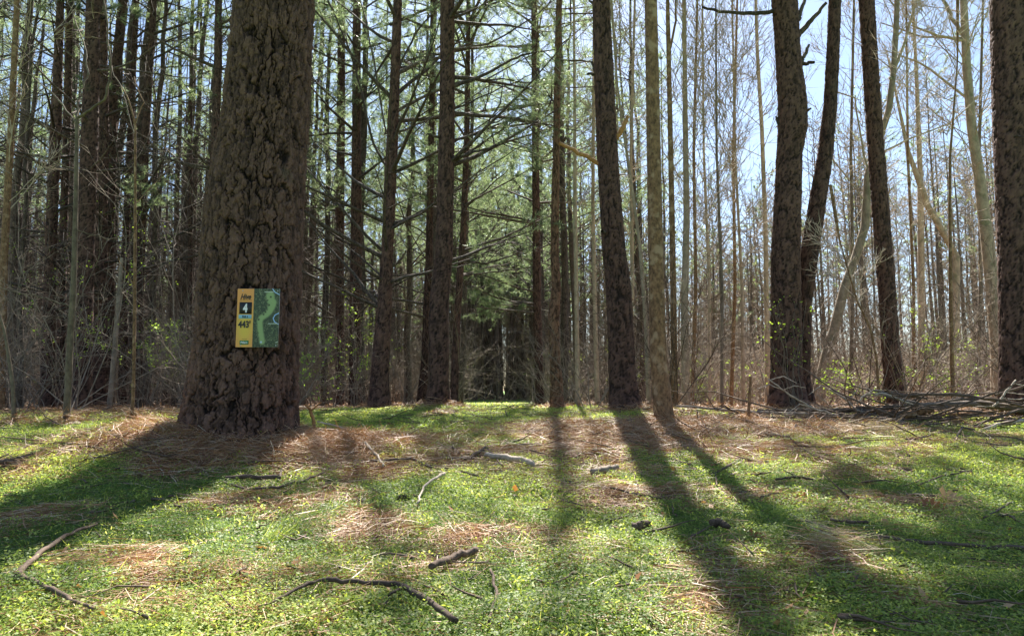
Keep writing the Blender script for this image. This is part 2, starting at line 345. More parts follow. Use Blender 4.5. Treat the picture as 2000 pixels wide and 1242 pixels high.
# ------------------------------------------------------------------ branching helpers
def limbs(S, D, L, R, k, rng, wig=.08, up=0., taper=.85):
    """polylines from starts S along D; 'up' bends them upward (negative: droop)"""
    n = len(S); P = np.zeros((n, k, 3)); P[:, 0] = S; d = unit(np.asarray(D, float)); st = (L / (k - 1))[:, None]
    for i in range(1, k):
        d = unit(d + rng.normal(0, wig, (n, 3)) + np.array([0, 0, up])[None] / (k - 1))
        P[:, i] = P[:, i - 1] + d * st
    t = np.linspace(0, 1, k)[None]; return P, R[:, None] * (1 - taper * t)
def children(P, R, per, t0, t1, ang, ls, rs, rng, flat=0., jl=.35, lmin=0.):
    n, k, _ = P.shape; idx = np.repeat(np.arange(n), per); m = len(idx)
    t = rng.uniform(t0, t1, m); f = t * (k - 1); i = np.minimum(f.astype(int), k - 2); w = (f - i)[:, None]
    A = P[idx, i]; B = P[idx, i + 1]; S = A * (1 - w) + B * w; T = unit(B - A)
    rv = rng.normal(size=(m, 3)); rv[:, 2] *= (1 - flat)
    pr = unit(rv - T * np.sum(rv * T, 1, keepdims=True)); an = rng.normal(ang, .18, m)[:, None]
    D = T * np.cos(an) + pr * np.sin(an)
    PL = np.linalg.norm(np.diff(P, axis=1), axis=2).sum(1)[idx]
    L = np.maximum(lmin, PL * ls * (1.15 - .75 * t) * rng.uniform(1 - jl, 1 + jl, m))
    r = (R[idx, i] * (1 - w[:, 0]) + R[idx, i + 1] * w[:, 0]) * rs
    return S, D, L, r
def tufts(geo, P, t0, per, nn, rng, L=.085, W=.005, spread=.75):
    n, k, _ = P.shape; idx = np.repeat(np.arange(n), per); m = len(idx)
    t = rng.uniform(t0, 1, m); t[::per] = 1.; f = t * (k - 1); i = np.minimum(f.astype(int), k - 2); w = (f - i)[:, None]
    S = P[idx, i] * (1 - w) + P[idx, i + 1] * w; T = unit(P[idx, i + 1] - P[idx, i])
    S = np.repeat(S, nn, 0); T = np.repeat(T, nn, 0); q = len(S)
    D = unit(T * .55 + rng.normal(0, spread, (q, 3)) + np.array([0, 0, .12]))
    tone = np.repeat(np.clip(rng.normal(.45, .25, m), 0, 1), nn)
    geo.slivers(S + T * rng.uniform(-.03, .03, (q, 1)), D, rng.uniform(.7, 1.2, q) * L, np.full(q, W), rng, tone)

def pine_limbs(path, z0, z1, n, rng, Lf, dead_below, wood, green, rad=.014, el=(.15, .5), dens=1.0, az=None, nper=10, nW=.006, r0f=None):
    """whorled pine limbs between heights z0..z1; path(z)->(x,y,r)"""
    zz = np.sort(rng.uniform(z0, z1, n)); zz = np.round(zz / .45) * .45 + rng.normal(0, .05, n); zz = np.clip(zz, z0, z1)
    a = rng.uniform(0, 2 * math.pi, n) if az is None else az(n)
    xyz = np.array([[*path(z)[:2], z] for z in zz]); e = rng.uniform(*el, n)
    D = np.stack([np.cos(a) * np.cos(e), np.sin(a) * np.cos(e), np.sin(e)], 1); L = Lf(zz) * rng.uniform(.55, 1.2, n)
    kp = (zz < 10) | (rng.random(n) < .4); xyz, D, L, zz = xyz[kp], D[kp], L[kp], zz[kp]; n = int(kp.sum())
    P1, R1 = limbs(xyz, D, L, rad * (.5 + L / 3.), 7, rng, .07, .12)
    dead = zz < dead_below(zz) + rng.normal(0, .8, n)
    wood.tubes(P1, R1, 5)
    for mask, per, g in ((dead, 5, False), (~dead, 9, True)):
        if mask.sum() == 0: continue
        S, D2, L2, r2 = children(P1[mask], R1[mask], per, .25, .97, .85, .38, .55, rng, .75)
        P2, R2 = limbs(S, D2, L2, np.maximum(r2, .003), 5, rng, .13, .1)
        wood.tubes(P2, R2, 3)
        S, D3, L3, r3 = children(P2, R2, 4 if not g else 3, .25, .95, .8, .45, .6, rng, .5)
        P3, R3 = limbs(S, D3, L3, np.maximum(r3, .0022), 4, rng, .16, .1); wood.tubes(P3, R3, 3)
        if g and green is not None:
            tufts(green, P2, .35, max(1, int(6 * dens)), nper, rng, W=nW); tufts(green, P3, .25, max(1, int(4 * dens)), nper, rng, W=nW)
            tufts(green, P1[mask], .75, 4, nper, rng, W=nW)

# ------------------------------------------------------------------ bark-displaced trunks
def worley(u, v, nu, s):
    ui = np.floor(u).astype(np.int64); vi = np.floor(v).astype(np.int64); F1 = np.full(u.shape, 9.); F2 = np.full(u.shape, 9.); ID = np.zeros(u.shape)
    for a in (-1, 0, 1):
        for b in (-1, 0, 1):
            ci = ui + a; cj = vi + b; cm = ci % nu
            jx = hsh(cm, cj, s) * .85 + .075; jy = hsh(cm, cj, s + 5) * .85 + .075
            d = np.hypot(ci + jx - u, cj + jy - v); idd = hsh(cm, cj, s + 9)
            c1 = d < F1; F2 = np.where(c1, F1, np.minimum(F2, d)); ID = np.where(c1, idd, ID); F1 = np.where(c1, d, F1)
    return F1, F2, ID
def trunk(pts, nside, step, cell, asp, depth, seed, ztop=None, flare=.25, lobes=True):
    """pts: list of (x, y, z, r) bottom to top. Returns mesh data and path function."""
    pts = np.array(pts, float); z = pts[:, 2]
    def sm(zz, c):
        return np.interp(zz, z, pts[:, c])
    zz = np.arange(z[0], z[-1], step); k = len(zz)
    ker = max(1, int(.12 / step)); kk = np.hanning(2 * ker + 1); kk /= kk.sum()
    cs = []
    for c in (0, 1, 3):
        a = sm(zz, c); ap = np.concatenate([2 * a[0] - a[1:ker + 1][::-1], a, 2 * a[-1] - a[-ker - 1:-1][::-1]]); cs.append(np.convolve(ap, kk, 'valid'))
    cx_, cy_, rr = cs
    th = np.arange(nside) / nside * 2 * math.pi
    TH, ZZ = np.meshgrid(th, zz)
    rm = float(np.median(rr[: max(3, k // 2)])); nu = max(5, int(round(2 * math.pi * rm / cell)))
    hz = ZZ - zz[0]
    R = rr[:, None] * np.ones_like(TH)
    fl = flare * np.exp(-hz / (rm * 1.5)); lob = 1 + (.5 * np.cos(TH * 3 + seed) + .35 * np.cos(TH * 5 + 2 * seed)) if lobes else 1
    R = R * (1 + fl * lob); R = R * (1 + .025 * np.cos(2 * TH + seed + hz * .5) + .02 * (vnoise(TH / 6.2832 * 5, hz * 1.2, seed, 5) - .5) * 2)
    u = TH / (2 * math.pi) * nu;  v = hz / (cell * asp)
    wu = (vnoise(TH / 6.2831853 * int(nu * .9 + 1), v * 1.7, seed + 1, int(nu * .9 + 1)) - .5) * .75 + (vnoise(u * 4, v * 5, seed + 2, nu * 4) - .5) * .28
    wv = (vnoise(u * 1.0, v * 1.3, seed + 3, nu) - .5) * .6 + (vnoise(u * 5, v * 5, seed + 4, nu * 5) - .5) * .25
    F1, F2, ID = worley(u + wu, v + wv, nu, seed)
    H1, H2, IDH = worley(TH / 6.2831853 * max(3, int(nu * .8)) + wu * 1.1, v * .22 + wv * .3, max(3, int(nu * .8)), seed + 40)
    e = sstep(.0, .10, F2 - F1); eh = sstep(.0, .11, H2 - H1)
    G1, G2, ID2 = worley(u * 2 + wu * 2, v * 2.6 + wv, nu * 2, seed + 20); e2 = sstep(0, .12, G2 - G1)
    fine = vnoise(u * 5, v * 14, seed + 8, nu * 5); fine2 = vnoise(u * 11, v * 22, seed + 9, nu * 11)
    h = eh * (.45 + .12 * IDH + e * (.12 + .22 * ID) + .10 * e * e2 * (.4 + ID2)) + .2 * (fine - .5) + .2 * (fine2 - .5)
    fl1 = vnoise(u * 2, v * 1.6 + fine * .6, seed + 60, nu * 2) * 4; fl1 = (np.floor(fl1) + sstep(.7, 1, fl1 % 1)) / 4; h = h + .3 * (fl1 - .5) + .22 * (vnoise(u * 7, v * 2.2 + wv, seed + 70, nu * 7) - .5)
    R = R + (h - .8) * depth
    V = np.stack([cx_[:, None] + R * np.cos(TH), cy_[:, None] + R * np.sin(TH), ZZ], -1).reshape(-1, 3)
    i = np.arange(k * nside).reshape(k, nside); j = np.roll(i, -1, 1)
    Qd = np.stack([i[:-1], j[:-1], j[1:], i[1:]], -1).reshape(-1, 4)
    att = np.clip((h - .1) * 1.15 + .3 * (ID - .5) + .05, 0, 1).ravel()  # plate tones by cell, plus crevice shade painted in from the relief height
    def path(q): return float(np.interp(q, zz, cx_)), float(np.interp(q, zz, cy_)), float(np.interp(q, zz, rr))
    return V, Qd, att, path
def pixtrunk(pl, D, top=15.0, lean_keep=.5, sink=.12):
    """pl: list (px, py, width_px) from base to top of the picture"""
    out = []
    for px, py, w in pl:
        p = pix(px, py, D); out.append([p[0], D, p[2], w / 2 * D / F])
    b = out[0]; gz = float(gh(b[0], D)); 
    out = [[b[0], D, gz - sink, b[3]]] + [o for o in out if o[2] > gz + .02]
    a, c = out[-2], out[-1]; sl = (c[0] - a[0]) / max(.1, c[2] - a[2]) * lean_keep; z = c[2]; r = c[3]; x = c[0]
    if top > z:
        for q in (.33, .66, 1.):
            out.append([x + sl * (top - z) * q, D, z + (top - z) * q, max(.02, r * (1 - .72 * q))])
    return out
def localise(V, loc): return V - np.asarray(loc)[None]

HERO_BASES = []
def hero(name, pl, D, label, cat='pine tree', mat='bark_pine', nside=44, step=.02, cell=.036, asp=2.2, depth=.02, top=15., crown='pine', seed=1, stubs=(), flare=.32, group=None, branches=None, lean_keep=.5, dens=.6, extra=None, cz=8.5):
    pts = pixtrunk(pl, D, top, lean_keep); rng = np.random.default_rng(seed)
    V, Qd, att, path = trunk(pts, nside, step, cell, asp, depth, seed, flare=flare)
    loc = (pts[0][0], D, float(gh(pts[0][0], D))); HERO_BASES.append((loc[0], D, pts[0][3]))
    root = empty(name, loc, label, cat, group)
    me = make_mesh('trunk', localise(V, loc), Qd, None, att, True)
    link('trunk', me, M[mat], root)
    wood = Geo(); green = Geo(); raw = Geo()
    for st in stubs:      # (pixel polyline [(px,py,w)..], dy, raw_end)
        q = np.array([pix(a, b, D + st[1] * t) for t, (a, b, w) in zip(np.linspace(0, 1, len(st[0])), st[0])]); r = np.array([w / 2 * D / F for _, _, w in st[0]])
        q = np.vstack([q[:1] + (q[:1] - q[1:2]) / np.linalg.norm(q[1] - q[0]) * min(.1, pts[1][3] * .6), q]); r = np.r_[r[0] * 1.15, r]
        # densify
        tt = np.linspace(0, len(q) - 1, 4 * len(q)); q2 = np.stack([np.interp(tt, np.arange(len(q)), q[:, c]) for c in range(3)], 1); r2 = np.interp(tt, np.arange(len(q)), r)
        q2[1:-1] += rng.normal(0, .006, (len(q2) - 2, 3))
        sg = Geo(); sg.tubes(q2[None] - np.array(loc), r2[None], 9 if st[0][0][2] > 6 else 6); link('broken_limb' if st[2] else 'limb', sg.mesh('limb', True), M['raw' if st[2] else ('bark_far' if 'pine' in cat else mat)], root)
    if crown == 'pine' and top > cz:
        pine_limbs(lambda z: path(z), cz, top - .3, int(26 * dens) + 4, rng, lambda z: np.clip((top + .8 - z) * .42, .5, 2.4), lambda z: cz - 1, wood_ := Geo(), green, .016, (.1, .5), .6, nper=8, nW=.009)
        for i in range(len(wood_.V)): wood_.V[i] = wood_.V[i] - np.array(loc)
        for i in range(len(green.V)): green.V[i] = green.V[i] - np.array(loc)
        off = wood.n
        for q in wood_.Q: wood.Q.append(q + off)
        wood.V += wood_.V; wood.A += wood_.A; wood.n += wood_.n
    if branches:
        wb, gb = Geo(), Geo(); branches(path, wb, gb, rng)
        for src, dst in ((wb, wood), (gb, green)):
            off = dst.n
            for i in range(len(src.V)): dst.V.append(src.V[i] - np.array(loc))
            for q in src.Q: dst.Q.append(q + off)
            for q in src.T: dst.T.append(q + off)
            dst.A += src.A; dst.n += src.n
    if wood.n: link('branches', wood.mesh('branches'), M['bark_far' if 'pine' in cat else 'twig_pale'], root)
    if green.n: link('crown', green.mesh('crown'), M['needle'], root)
    return root, path

def bare_crown(z0, z1, n, Lm, rad=.01, el=(.5, 1.0), levels=3):
    def f(path, wood, green, rng):
        zz = rng.uniform(z0, z1, n); a = rng.uniform(0, 6.28, n); e = rng.uniform(*el, n)
        S = np.array([[*path(z)[:2], z] for z in zz]); D = np.stack([np.cos(a) * np.cos(e), np.sin(a) * np.cos(e), np.sin(e)], 1)
        P1, R1 = limbs(S, D, Lm * rng.uniform(.5, 1.2, n), np.full(n, rad) * rng.uniform(.7, 1.2, n), 7, rng, .09, .3); wood.tubes(P1, R1, 5)
        S, D, L, r = children(P1, R1, 7, .15, .95, .6, .5, .55, rng); P2, R2 = limbs(S, D, L, np.maximum(r, .0055), 5, rng, .11, .2); wood.tubes(P2, R2, 3)
        if levels > 2:
            S, D, L, r = children(P2, R2, 5, .15, .95, .6, .55, .6, rng); P3, R3 = limbs(S, D, L, np.maximum(r, .0044), 4, rng, .12, .15); wood.tubes(P3, R3, 3)
    return f
def low_limbs(z0, z1, n, Lf, dead, dens=1., el=(.05, .5), az=None):
    def f(path, wood, green, rng):
        pine_limbs(path, z0, z1, n, rng, Lf, (lambda z: dead), wood, green, .024, el, dens, az=az, nper=9, nW=.006)
    return f

# ------------------------------------------------------------------ the big trunk and its sign
T1 = [(470, 850, 214), (471, 819, 210), (476, 750, 201), (483, 678, 194), (490, 550, 190), (498, 400, 186), (518, 250, 165), (528, 120, 158), (536, 0, 154)]
D1 = 4.45
pts = pixtrunk(T1, D1, 14, .4, .2)
V, Qd, att, path1 = trunk(pts, 520, .0072, .036, 2.1, .034, 3, flare=.13)
gz1 = float(gh(pts[0][0], D1 - .3)); loc1 = (pts[0][0], D1, gz1)
big = empty('pine_tree', loc1, 'huge dark pine trunk with deeply furrowed bark carrying the yellow and green course sign', 'pine tree')
link('trunk', make_mesh('trunk', localise(V, loc1), Qd, None, att, True), M['bark_big'], big)
rg = np.random.default_rng(77)
w_, g_ = Geo(), Geo(); pine_limbs(path1, 8, 13.5, 24, rg, lambda z: np.clip((15 - z) * .45, .5, 3), lambda z: 7, w_, g_, .02, (.1, .5), .6, nper=8, nW=.009)
for G in (w_, g_):
    for i in range(len(G.V)): G.V[i] = G.V[i] - np.array(loc1)
link('branches', w_.mesh('branches'), M['bark_far'], big); link('crown', g_.mesh('crown'), M['needle'], big)

DS = D1 - .345
sroot_p = pix(503.5, 621, DS)
c00 = pix(460, 678, DS); c11 = pix(547, 564, DS); SW = c11[0] - c00[0]; SH = c11[2] - c00[2]
sign = empty('hole_sign', (sroot_p[0], DS, c00[2]), 'rectangular yellow and green hole sign showing 4 and 443 feet on the big pine', 'sign')
def box(name, x0, x1, y0, y1, z0, z1, mat, parent, bev=.001):
    V = [(x, y, z) for x in (x0, x1) for y in (y0, y1) for z in (z0, z1)]
    q = [(0, 1, 3, 2), (4, 6, 7, 5), (0, 4, 5, 1), (2, 3, 7, 6), (0, 2, 6, 4), (1, 5, 7, 3)]
    return link(name, make_mesh(name, np.array(V), np.array(q)), mat, parent)
def flat(name, c, rough=.5):
    m, N, Lk, P = nm(name); P.inputs['Base Color'].default_value = (*c, 1); P.inputs['Roughness'].default_value = rough
    n = N.new('ShaderNodeTexNoise'); n.inputs['Scale'].default_value = 90; mr = N.new('ShaderNodeMapRange'); mr.inputs[3].default_value = rough - .12; mr.inputs[4].default_value = rough + .12
    Lk.new(n.outputs[0], mr.inputs[0]); Lk.new(mr.outputs[0], P.inputs['Roughness']); return m
M['board'] = flat('sign_board', (.35, .35, .33)); M['ink'] = flat('black_ink', (.012, .012, .012)); M['white'] = flat('white_ink', (.75, .75, .75)); M['blue'] = flat('pale_blue_ink', (.25, .5, .62))
M['greenink'] = flat('green_ink', (.02, .2, .06)); M['screw'] = flat('zinc_screw', (.4, .4, .4), .35)
pm, N, Lk, P = nm('printed_panel'); at = N.new('ShaderNodeAttribute'); at.attribute_name = 'print'; Lk.new(at.outputs['Color'], P.inputs['Base Color']); P.inputs['Roughness'].default_value = .45
hw = SW / 2
box('board', -hw, hw, .0, .004, 0, SH, M['board'], sign)
split = -hw + SW * .392
def printed(name, x0, x1, y, nu_, nv_, fn):
    u, v = np.meshgrid(np.linspace(0, 1, nu_), np.linspace(0, 1, nv_)); C = fn(u, v)
    Vp = np.stack([x0 + u * (x1 - x0), np.full_like(u, y), v * (SH - .001) + .0005], -1).reshape(-1, 3); i = np.arange(nu_ * nv_).reshape(nv_, nu_)
    link(name, make_mesh(name, Vp, np.stack([i[:-1, :-1], i[:-1, 1:], i[1:, 1:], i[1:, :-1]], -1).reshape(-1, 4), None, None, False, np.concatenate([C.reshape(-1, 3), np.ones((C.shape[0] * C.shape[1], 1))], 1)), pm, sign)
def yel(u, v):
    d = np.hypot((u - .5) / .75, (v - .36) / .5); t = sstep(.15, 1.05, d)[..., None]
    return (np.array([.68, .47, .055]) * (1 - t) + np.array([.74, .31, .07]) * t)
printed('score_panel', -hw + .0005, split, -.001, 24, 60, yel)
FW = np.array([(.64, .88), (.66, .8), (.74, .76), (.7, .68), (.62, .60), (.5, .55), (.32, .50), (.26, .44), (.28, .36), (.31, .25), (.36, .15), (.38, .09)])
def mapf(u, v):
    d = np.full(u.shape, 9.); asp = SH / (SW * .608)
    for a, b in zip(FW[:-1], FW[1:]):
        ab = (b - a) * [1, asp]; ap = np.stack([u - a[0], (v - a[1]) * asp], -1); t = np.clip((ap @ ab) / (ab @ ab), 0, 1); d = np.minimum(d, np.linalg.norm(ap - t[..., None] * ab, axis=-1))
    wd = .085 + .055 * sstep(.5, .85, v); f = sstep(wd + .07, wd - .03, d)
    n = vnoise(u * 80, v * 140, 5); n2 = vnoise(u * 18, v * 32, 6); s = sstep(.6, .95, n * .75 + n2 * .3)
    base = np.array([.018, .035, .012]) * (1 - s[..., None]) + np.array([.25, .3, .13]) * s[..., None]
    for (a, b) in ((.53, .80), (.6, .72), (.53, .65), (.47, .60), (.4, .56), (.22, .47), (.13, .39), (.2, .24), (.22, .16), (.66, .86)):
        q = np.hypot(u - a, (v - b) * asp); f = f * sstep(.02, .06, q)
    c = base * (1 - f[..., None]) + np.array([.24, .34, .13]) * f[..., None]
    for pl, cc in ((((.72, 1.), (.82, .94), (.99, .9)), (.35, .55, .8)), (((.99, .58), (.85, .55), (.78, .49), (.84, .43), (.99, .39)), (.3, .5, .85)), (((.42, .945), (.75, .945)), (.45, .5, .4)), (((.6, .4), (.95, .4)), (.4, .45, .35)), (((.92, .08), (.99, .09)), (.4, .45, .35))):
        pl = np.array(pl)
        for a, b in zip(pl[:-1], pl[1:]):
            ab = (b - a) * [1, asp]; ap = np.stack([u - a[0], (v - a[1]) * asp], -1); t = np.clip((ap @ ab) / (ab @ ab), 0, 1); dd = np.linalg.norm(ap - t[..., None] * ab, axis=-1)
            m = sstep(.022, .01, dd)[..., None]; c = c * (1 - m) + np.array(cc) * m
    m = sstep(.05, .035, np.hypot(u - .34, (v - .085) * asp))[..., None]; c = c * (1 - m) + np.array([.4, .5, .6]) * m
    return c
printed('map_panel', split, hw - .0005, -.001, 160, 280, mapf)
YW = split + hw
def rect(name, u0, u1, v0, v1, y, mat): box(name, -hw + YW * u0, -hw + YW * u1, y, y + .0006, SH * v0, SH * v1, mat, sign)
rect('number_square', .15, .9, .566, .768, -.0022, M['ink']); rect('par_strip', .13, .9, .486, .552, -.0022, M['blue']); rect('sponsor_badge', .25, .78, .045, .112, -.0022, M['greenink'])
def text(name, s, u, v, h, w, mat, shear=0, off=0.0, y=-.0035):
    c = bpy.data.curves.new(name, 'FONT'); c.body = s; c.align_x = 'CENTER'; c.align_y = 'CENTER'; c.size = 1; c.shear = shear; c.offset = off; c.extrude = .01
    t = bpy.data.objects.new(name, c); col.objects.link(t); bpy.context.view_layer.update()
    me = bpy.data.meshes.new_from_object(t.evaluated_get(bpy.context.evaluated_depsgraph_get())); bpy.data.objects.remove(t)
    co = np.zeros(len(me.vertices) * 3); me.vertices.foreach_get('co', co); co = co.reshape(-1, 3)
    mn, mxx = co.min(0), co.max(0); co = (co - (mn + mxx) / 2) / (mxx - mn)
    out = np.stack([-hw + YW * (u + co[:, 0] * w), y - co[:, 2] * .0005, SH * (v + co[:, 1] * h)], 1); me.vertices.foreach_set('co', out.ravel()); me.materials.clear(); me.update()
    return link(name, me, mat, sign)
text('club_name', 'Hive', .52, .862, .095, .64, M['ink'], .35, .025)
text('hole_number', '4', .51, .667, .155, .27, M['white'], 0, .05)
text('par_text', 'PAR 4', .52, .518, .042, .34, M['ink'], 0, .03)
text('distance_text', "443'", .49, .39, .125, .74, M['ink'], 0, .04)
text('sponsor_text', 'Pillars', .52, .079, .038, .4, M['white'], 0, .02)
for k, u in enumerate((.2, .27, .36, .42, .48, .58, .64, .72, .8, .86)): rect('small_print', u - .018, u + .018, .797, .805, -.0022, M['ink'])
for u in (.4, .46, .53, .6, .66): rect('small_print', u - .018, u + .018, .13, .138, -.0022, M['ink'])
for dx, vz in ((-hw * .75, .965), (hw * .9, .965), (-hw * .75, .03), (hw * .9, .03)):
    a = np.arange(8) / 8 * 6.2832; R_ = .004
    Vs = np.concatenate([np.stack([R_ * np.cos(a), np.full(8, -.001), R_ * np.sin(a)], 1), np.stack([R_ * .7 * np.cos(a), np.full(8, -.003), R_ * .7 * np.sin(a)], 1), [[0, -.0033, 0]]]) + [dx, 0, SH * vz]
    i = np.arange(8); j = (i + 1) % 8
    link('screw', make_mesh('screw', Vs, np.stack([i, j, j + 8, i + 8], 1), np.stack([i + 8, j + 8, np.full(8, 16)], 1)), M['screw'], sign)
sign.rotation_euler = (0, 0, 0)

# ------------------------------------------------------------------ hand-placed trees
wp = lambda L: (lambda z: np.full_like(np.asarray(z, float), L))
up_r = lambda n: np.random.default_rng(9).uniform(-.9, .9, n)       # towards the right
hero('pine_tree', [(856, 797, 50), (857, 745, 40), (857, 600, 38), (867, 500, 34), (873, 250, 31), (874, 0, 29)], 9.5, 'dark straight pine on its needle mound, left edge of the grassy track', seed=11, stubs=[([(858, 268, 5), (835, 262, 3)], -.2, 0), ([(888, 168, 8), (930, 155, 7), (985, 125, 5), (1020, 108, 4), (1095, 95, 2)], .5, 0), ([(888, 98, 5), (960, 85, 4), (1040, 35, 3), (1090, -5, 2)], .9, 0), ([(886, 27, 5), (930, 18, 4), (975, 4, 4)], .3, 0), ([(886, 315, 6), (920, 298, 5), (960, 290, 3)], -.4, 0), ([(886, 372, 4), (935, 335, 3), (1010, 290, 2), (1070, 265, 1)], .8, 0), ([(885, 215, 4), (960, 180, 3), (1040, 145, 2)], .8, 0)],
     branches=low_limbs(2.3, 7.5, 14, wp(2.6), 3.0, .8, (.15, .55), up_r))
hero('pine_tree', [(740, 790, 42), (741, 745, 36), (753, 560, 26), (757, 480, 24), (765, 300, 24), (772, 140, 20), (777, 0, 18)], 11, 'forked-limbed pine with long ascending bare limbs left of the track', seed=12,
     stubs=[([(780, 142, 9), (820, 122, 7), (862, 112, 6), (925, 80, 4)], .5, 0), ([(779, 132, 4), (815, 60, 4), (857, 10, 3), (880, -30, 2)], -.3, 0), ([(778, 215, 7), (835, 185, 6), (900, 160, 4), (960, 140, 2)], .6, 0), ([(768, 440, 9), (800, 428, 8), (838, 405, 6), (870, 385, 3)], -.4, 0), ([(766, 522, 6), (785, 505, 5), (792, 490, 3)], -.2, 0), ([(750, 318, 5), (728, 280, 5), (706, 180, 4), (680, 90, 3), (640, 0, 3)], -.4, 0), ([(752, 250, 4), (735, 150, 4), (720, 60, 3), (700, -10, 2)], -.3, 0), ([(775, 260, 5), (835, 235, 4), (900, 205, 3), (980, 150, 2)], .5, 0), ([(771, 45, 6), (830, 20, 5), (880, -8, 4)], .2, 0)],
     branches=low_limbs(1.8, 8, 22, wp(2.9), 4.2, .9, (.2, .75)))
hero('pine_tree', [(694, 785, 24), (693, 650, 22), (696, 500, 24), (696, 250, 18), (697, 0, 16)], 14, 'reddish slim pine standing just left of the forked-limbed pine', seed=13, branches=low_limbs(2, 10, 24, wp(2.2), 4.6))
hero('pine_tree', [(664, 780, 18), (664, 500, 16), (666, 250, 16), (667, 0, 14)], 17, 'thin dark pine immediately right of the huge trunk', seed=14, branches=low_limbs(2, 11, 24, wp(2.2), 5))
hero('pine_tree', [(824, 785, 22), (831, 700, 17), (838, 500, 14), (845, 140, 11), (846, 0, 11)], 14, 'slim pine half hidden behind the dark straight pine by the track', seed=15, branches=low_limbs(2, 10, 22, wp(2.4), 4.4))
hero('pine_tree', [(886, 790, 18), (893, 620, 14), (906, 430, 12), (912, 250, 11), (915, 0, 9)], 13, 'leaning slender pine with orange dead twigs at the left of the track', seed=16, stubs=[([(897, 505, 5), (945, 516, 4), (1000, 500, 3), (1060, 468, 2)], .4, 0), ([(896, 540, 4), (960, 532, 3), (1040, 522, 2)], .5, 0), ([(905, 410, 4), (950, 370, 3), (1005, 320, 2)], .4, 0)], branches=low_limbs(2.4, 9.5, 24, wp(2.4), 3.6, 1.1))
hero('pine_tree', [(1055, 785, 18), (1049, 600, 16), (1047, 400, 15), (1044, 200, 12), (1042, 0, 10)], 14.5, 'slender pine at the right of the track with a low needled bough', seed=17, dens=.8,
     branches=lambda p, w, g, r: (low_limbs(3.6, 11, 30, wp(2.7), 3.6, 1.3)(p, w, g, r), low_limbs(2.1, 2.6, 6, wp(1.9), 0, 1.6, (.0, .1), lambda n: r.uniform(2.6, 3.7, n))(p, w, g, r)))
hero('pine_tree', [(1087, 800, 30), (1087, 745, 23), (1083, 690, 20), (1081, 620, 23), (1087, 560, 18), (1083, 500, 17), (1086, 300, 14), (1089, 120, 13), (1092, 0, 12)], 11, 'crooked brown pine with kinked lower trunk right of the track', seed=18, mat='bark_brown',
     stubs=[([(1091, 28, 3), (1160, 27, 3)], .2, 0), ([(1094, 118, 4), (1130, 118, 4), (1160, 122, 2)], .2, 0), ([(1094, 170, 3), (1165, 170, 2)], .3, 0), ([(1082, 200, 3), (1050, 150, 3), (1020, 105, 2)], .4, 0)], dens=.5)
hero('pine_tree', [(1221, 800, 62), (1216, 745, 52), (1208, 560, 48), (1200, 500, 46), (1186, 300, 41), (1180, 160, 40), (1174, 0, 36)], 8, 'thick dark leaning pine with a torn orange limb stub, left of the mottled tree', seed=19, nside=64, step=.016, depth=.024,
     stubs=[([(1200, 272, 12), (1214, 255, 10), (1224, 235, 9), (1228, 225, 3)], -.1, 1), ([(1172, 322, 9), (1140, 302, 8), (1092, 280, 6)], -.15, 1), ([(1166, 145, 7), (1148, 145, 5)], -.05, 0), ([(1163, 140, 6), (1155, 120, 5)], 0, 0), ([(1188, 455, 7), (1176, 452, 6)], -.15, 0), ([(1184, 490, 5), (1166, 488, 4)], -.1, 0), ([(1158, 8, 6), (1150, 0, 4), (1140, -20, 3)], .1, 0)], branches=lambda p, w, g, r: pine_limbs(p, 5.3, 9.2, 34, r, wp(2.0), lambda z: 0, w, g, .02, (.05, .5), 1.6, az=lambda n: r.uniform(-1.5, 1.0, n), nper=9, nW=.009))  # needled limbs above the frame, added on this side to shade the right foreground
hero('hardwood_tree', [(1300, 832, 42), (1294, 790, 36), (1286, 700, 32), (1281, 500, 30), (1276, 250, 28), (1271, 0, 26)], 5.8, 'straight mottled grey-brown trunk with smooth lichened bark, nearest right of the track', 'hardwood tree', 'bark_mossy', 48, .02, .12, 1.2, .004, top=11, crown=None, seed=20, flare=.2,
     branches=bare_crown(5.2, 10.5, 16, 2.2))
hero('pine_tree', [(1538, 792, 66), (1536, 740, 58), (1534, 500, 56), (1542, 300, 51), (1548, 255, 58), (1548, 200, 57), (1540, 120, 50), (1532, 0, 52)], 8.5, 'big dark pine with snapped limb stubs, twin of the shaggy leaning trunk', seed=21, nside=72, step=.016, depth=.026,
     stubs=[([(1512, 24, 9), (1470, 27, 8), (1410, 24, 6), (1372, 14, 5)], -.3, 0), ([(1565, 62, 12), (1590, 35, 9), (1614, 6, 6)], -.1, 0), ([(1562, 30, 9), (1572, 0, 7), (1580, -40, 5)], .1, 0), ([(1570, 110, 8), (1580, 88, 5)], 0, 0), ([(1572, 125, 8), (1590, 122, 6)], -.1, 0), ([(1575, 218, 7), (1584, 212, 4)], -.1, 0), ([(1520, 240, 6), (1515, 228, 4)], 0, 0)])
hero('pine_tree', [(1583, 797, 30), (1570, 740, 24), (1572, 600, 26), (1580, 500, 36), (1596, 400, 34), (1612, 300, 30), (1622, 200, 26), (1627, 100, 25), (1631, 0, 24)], 8.75, 'shaggy brown trunk bowing out to the right from the foot of the big dark pine', seed=22, mat='bark_pine', depth=.02, cell=.03, step=.016, nside=56, lobes_=0) if False else hero('pine_tree', [(1583, 797, 30), (1570, 740, 24), (1572, 600, 26), (1580, 500, 36), (1596, 400, 34), (1612, 300, 30), (1622, 200, 26), (1627, 100, 25), (1631, 0, 24)], 8.75, 'shaggy brown trunk bowing out to the right from the foot of the big dark pine', seed=22, depth=.018, cell=.03, step=.016, nside=56)
